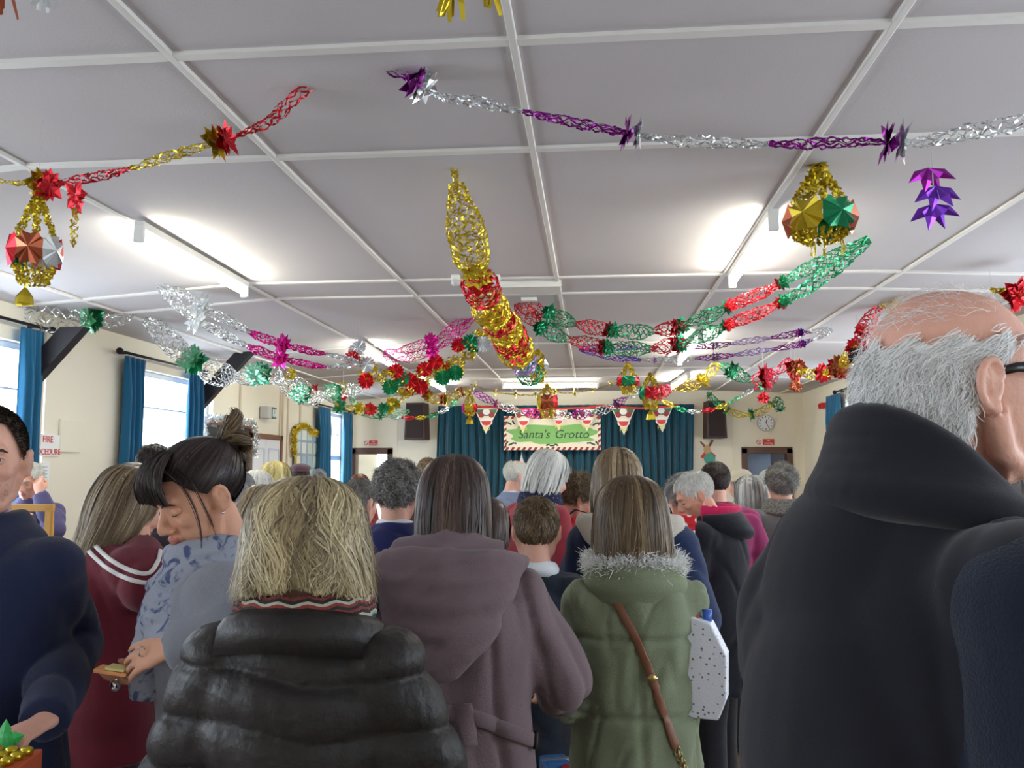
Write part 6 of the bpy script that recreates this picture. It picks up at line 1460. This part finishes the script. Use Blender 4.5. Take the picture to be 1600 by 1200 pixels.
# ------------------------------------------------------------------ stalls and goods
M_cloth = fabric('white_table_cloth', (226, 228, 232), var=.05)
def table(label, x, y, w, d, h, rz=0):
    o = empty('trestle_table', (x, y, 0), math.radians(rz), label, 'table', None)
    MB().box((0, 0, h-.02), (w, d, .03)).build('tabletop', M_wood, o, bevel=.004)
    for sx in (-1, 1):
        for sy in (-1, 1): MB().tube([(sx*(w/2-.15), sy*(d/2-.08), 0), (sx*(w/2-.18), sy*(d/2-.1), h-.03)], .016, 10).build('leg', M_iron, o, True)
    return o
def tablecloth(label, x, y, w, d, h, m, rz=0, drop=.3):
    b = MB(); n = 24
    c = [(-w/2-.01, -d/2-.01), (w/2+.01, -d/2-.01), (w/2+.01, d/2+.01), (-w/2-.01, d/2+.01)]
    vs = []; per = []
    for i in range(4):
        p, q = V((*c[i], 0)), V((*c[(i+1) % 4], 0))
        for k in range(n): per.append(p.lerp(q, k/n))
    N = len(per)
    for zi in range(7):
        z = h-drop*zi/6
        for k, p in enumerate(per): vs.append(p*(1+.012*zi/6*math.sin(k*.9)*min(1, zi))+V((0, 0, z)))
    fs = [(zi*N+k, zi*N+(k+1) % N, (zi+1)*N+(k+1) % N, (zi+1)*N+k) for zi in range(6) for k in range(N)]; fs.append(tuple(range(N-1, -1, -1)))
    o = b.add(vs, fs).build('tablecloth', m, None, True); o.location = (x, y, 0); o.rotation_euler = (0, 0, math.radians(rz)); tag(o, label, 'tablecloth'); md = o.modifiers.new('t', 'SOLIDIFY'); md.thickness = .003; md.offset = 1
    return o
table('long stall table in the middle of the hall beyond the brown coat and the boy', -.55, 3.6, 1.7, .5, .74); tablecloth('white cloth over the middle stall table', -.55, 3.6, 1.7, .5, .742, M_cloth)
table('stall table behind the woman in the bright red cardigan', .15, 5.35, 1.3, .6, .74, 10)
tablecloth('white cloth over the stall table behind the red cardigan', .15, 5.35, 1.3, .6, .742, M_cloth, 10)
p = W(912, 838, 5.2)
for i in range(4):
    z = .745+.075*i+.037; bx = MB().box((p.x+.03+.012*(i % 2), 5.3, z), (.34-.02*i, .24, .073), Matrix.Rotation(.1*(i-1), 3, 'Z')).build('cardboard_box', M_paper, None, bevel=.003)
    tag(bx, ('bottom', 'second', 'third', 'topmost')[i]+' white flat box in the stack of four on the red cardigan stall', 'box', 'stack of white boxes')
    o = bx
pz = .745+.3
o = empty('open_book', (p.x+.03, 5.28, pz+.004), .2, 'open leaflet lying on top of the stack of white boxes', 'leaflet')
MB().box((-.06, 0, .004), (.12, .16, .008), Matrix.Rotation(.06, 3, 'Y')).build('page', M_white, o); MB().box((.06, 0, .004), (.12, .16, .008), Matrix.Rotation(-.06, 3, 'Y')).build('page', mat('grey_print', (170, 175, 190), .8), o)
# red dotted gift box
M_dots = pattern_mat('red_white_dots', (205, 40, 48), (240, 235, 230), 26, .3, kind='dots', soft=.03)
table('small stall table between the blonde woman and the black coat', .33, 3.7, .3, .5, .74)
p = W(1063, 845, 3.7)
o = empty('gift_box', (p.x-.02, 3.7, .755), .2, 'tall red gift box with white dots beside the black coat', 'gift box')
hb = W(1063, 806, 3.7).z-.755; MB().box((0, 0, hb/2), (.13, .13, hb)).build('box', M_dots, o, bevel=.003); MB().box((0, 0, hb-.015), (.14, .14, .04)).build('lid', M_dots, o, bevel=.003)
# patterned carrier bag held at the parka's right
p = W(1103, 1042, 2.3)
o = empty('gift_bag', (p.x, 2.32, W(1112, 1122, 2.3).z), math.radians(-14), 'white paper carrier bag with small dark leaf print beside the green parka', 'bag')
Hb = W(1112, 960, 2.3).z-o.location.z; b = MB()
prof_ = [(-.07, 0), (.035, 0), (.055, .05), (.058, Hb*.62), (.02, Hb*.92), (-.05, Hb), (-.08, Hb*.9)]
b.prism(prof_, (0, -.035, 0), (1, 0, 0), (0, 0, 1), (0, 1, 0), .07); b.build('bag_body', pattern_mat('white_leaf_paper', (226, 228, 238), (120, 122, 130), 75, .22, kind='dots', soft=.03, rough=.5), o, bevel=.004)
b = MB(); b.tube([(-.05, 0, Hb*.95), (-.04, 0, Hb+.03), (-.015, 0, Hb+.035), (.0, 0, Hb*.94)], .003, 6); b.build('handle', M_white, o, True)
for (dx, c_, hh, lb) in ((-.025, (210, 40, 60), .06, 'red topped bottle sticking out of the white leaf print bag'), (.008, (60, 100, 190), .035, 'blue topped bottle sticking out of the white leaf print bag')):
    q = empty('bottle', (o.location.x+dx, 2.32, o.location.z+Hb*.5), 0, lb, 'bottle', None)
    mm = mat('bottle_%d' % c_[0], c_, .3)
    MB().tube([(0, 0, 0), (0, 0, Hb*.36), (0, 0, Hb*.4)], [.015, .015, .009], 14).build('body', mm, q, True); MB().tube([(0, 0, Hb*.4), (0, 0, Hb*.4+hh)], .012, 14).build('cap', mm, q, True)
# blue cellophane parcel above it
p = W(1092, 940, 2.2); b = MB(); b.ell((0, 0, 0), (.035, .04, .035), None, 14, 10)
# orange box, green tag lower left, on a stall table at the left edge
pt = W(20, 1190, 1.55)
table('stall table at the lower left corner in front of the navy sweater', -1.0, 1.42, .8, .5, .86, 8); tablecloth('white cloth over the lower left stall table', -1.0, 1.42, .8, .5, .862, M_cloth, 8, .2)
c = W(22, 1188, 1.45)
o = empty('sweet_tray', (c.x-.045, 1.45, .866), math.radians(14), 'orange cardboard tray of gold sweets at the lower left corner', 'tray')
hh = max(.05, W(22, 1172, 1.45).z-.866-.02)
MB().box((0, 0, hh/2), (.13, .12, hh)).build('tray', mat('orange_card', (206, 92, 48), .6), o, bevel=.003)
for i, (x, y) in enumerate([(a*.028-.042, b_*.026-.04) for a in range(4) for b_ in range(4)]):
    k_ = MB(); k_.ell((o.location.x+x, o.location.y+y, .866+hh+.007), (.012, .011, .008), None, 10, 6); q = k_.build('sweet', F['gold'], None, True)
    tag(q, 'gold wrapped sweet lying in the orange tray', 'sweet', 'gold sweets in the orange tray')
gh = W(8, 1158, 1.56); b = MB()
for i in range(5):
    a = 2*PI*i/5+PI/2; d = V((math.cos(a), 0, math.sin(a))); s_ = V((d.z, 0, -d.x))
    b.add([gh, gh+d*.022+s_*.012, gh+d*.04, gh+d*.022-s_*.012, gh+V((0, -.008, 0))], [(0, 1, 4), (1, 2, 4), (2, 3, 4), (3, 0, 4)])
b.ell(gh, (.022, .008, .02), None, 12, 8); tag(b.build('green_bow', mat('bright_green_ribbon', (40, 170, 80), .4)), 'bright green ribbon bow held at the lower left edge', 'bow')
# wooden display frame standing on a stall behind the navy sweater
c = W(45, 800, 4.6); o = empty('wooden_easel', (c.x, 4.6, 0), .15, 'yellow pine display easel with small dark picture below the fire sign', 'easel')
M_pine = mat('yellow_pine', (214, 160, 70), .5, var=.15)
zt = W(45, 789, 4.6).z; w_ = .12
for sx in (-1, 1): MB().tube([(sx*.16, .0, 0), (sx*w_, .0, zt)], .016, 8).build('leg', M_pine, o, True)
MB().tube([(0, .35, 0), (0, .02, zt-.05)], .014, 8).build('leg', M_pine, o, True)
b = MB(); b.box((0, -.02, zt-.015), (w_*2+.05, .03, .04)).box((0, -.02, zt-.2), (w_*2+.05, .03, .04)).box((-w_, -.02, zt-.1), (.035, .03, .2)).box((w_, -.02, zt-.1), (.035, .03, .2)); b.build('frame', M_pine, o, bevel=.003)
MB().box((0, -.012, zt-.105), (.1, .01, .1)).build('picture', mat('dark_picture', (70, 56, 80), .6), o)
# blue and red parcels on the floor in front of the brown coat
for (px, py, Y, c_, lb) in ((868, 1196, 2.75, (60, 110, 170), 'blue wrapped parcel on the low stool between the coat and the parka'), (893, 1198, 2.75, (170, 40, 44), 'red wrapped parcel next to the blue one low between the coats')):
    c = W(px, py, Y); q = empty('parcel', (c.x, Y, .5), .3, lb, 'parcel'); hz = max(.1, c.z-.5+.02)
    m_ = mat('wrap_%d' % c_[0], c_, .35)
    MB().box((0, 0, hz/2), (.085, .1, hz)).build('box', m_, q, bevel=.01); MB().box((0, 0, hz/2), (.088, .02, hz+.004)).build('ribbon', F['silver'], q)
o = empty('stool', (W(880, 1196, 2.75).x, 2.75, 0), 0, 'low wooden stool carrying two wrapped parcels between the coats', 'stool')
MB().box((0, 0, .485), (.34, .28, .03)).build('seat', M_wood, o, bevel=.005)
for sx in (-1, 1):
    for sy in (-1, 1): MB().tube([(sx*.15, sy*.12, 0), (sx*.12, sy*.1, .475)], .015, 8).build('leg', M_wood, o, True)
# ------------------------------------------------------------------ daylight
w = bpy.data.worlds.new('overcast'); scene.world = w; w.use_nodes = True
bg = w.node_tree.nodes['Background']; bg.inputs['Color'].default_value = (.78, .89, 1.0, 1); bg.inputs['Strength'].default_value = 6
scene.view_settings.view_transform = 'Standard'; scene.view_settings.look = 'None'; scene.view_settings.gamma = 1; scene.view_settings.use_curve_mapping = False
scene.view_settings.exposure = 0.95
scene.cycles.use_denoising = True
scene.cycles.max_bounces = 8; scene.cycles.diffuse_bounces = 5; scene.cycles.glossy_bounces = 3; scene.cycles.transparent_max_bounces = 8
scene.cycles.sample_clamp_indirect = 6
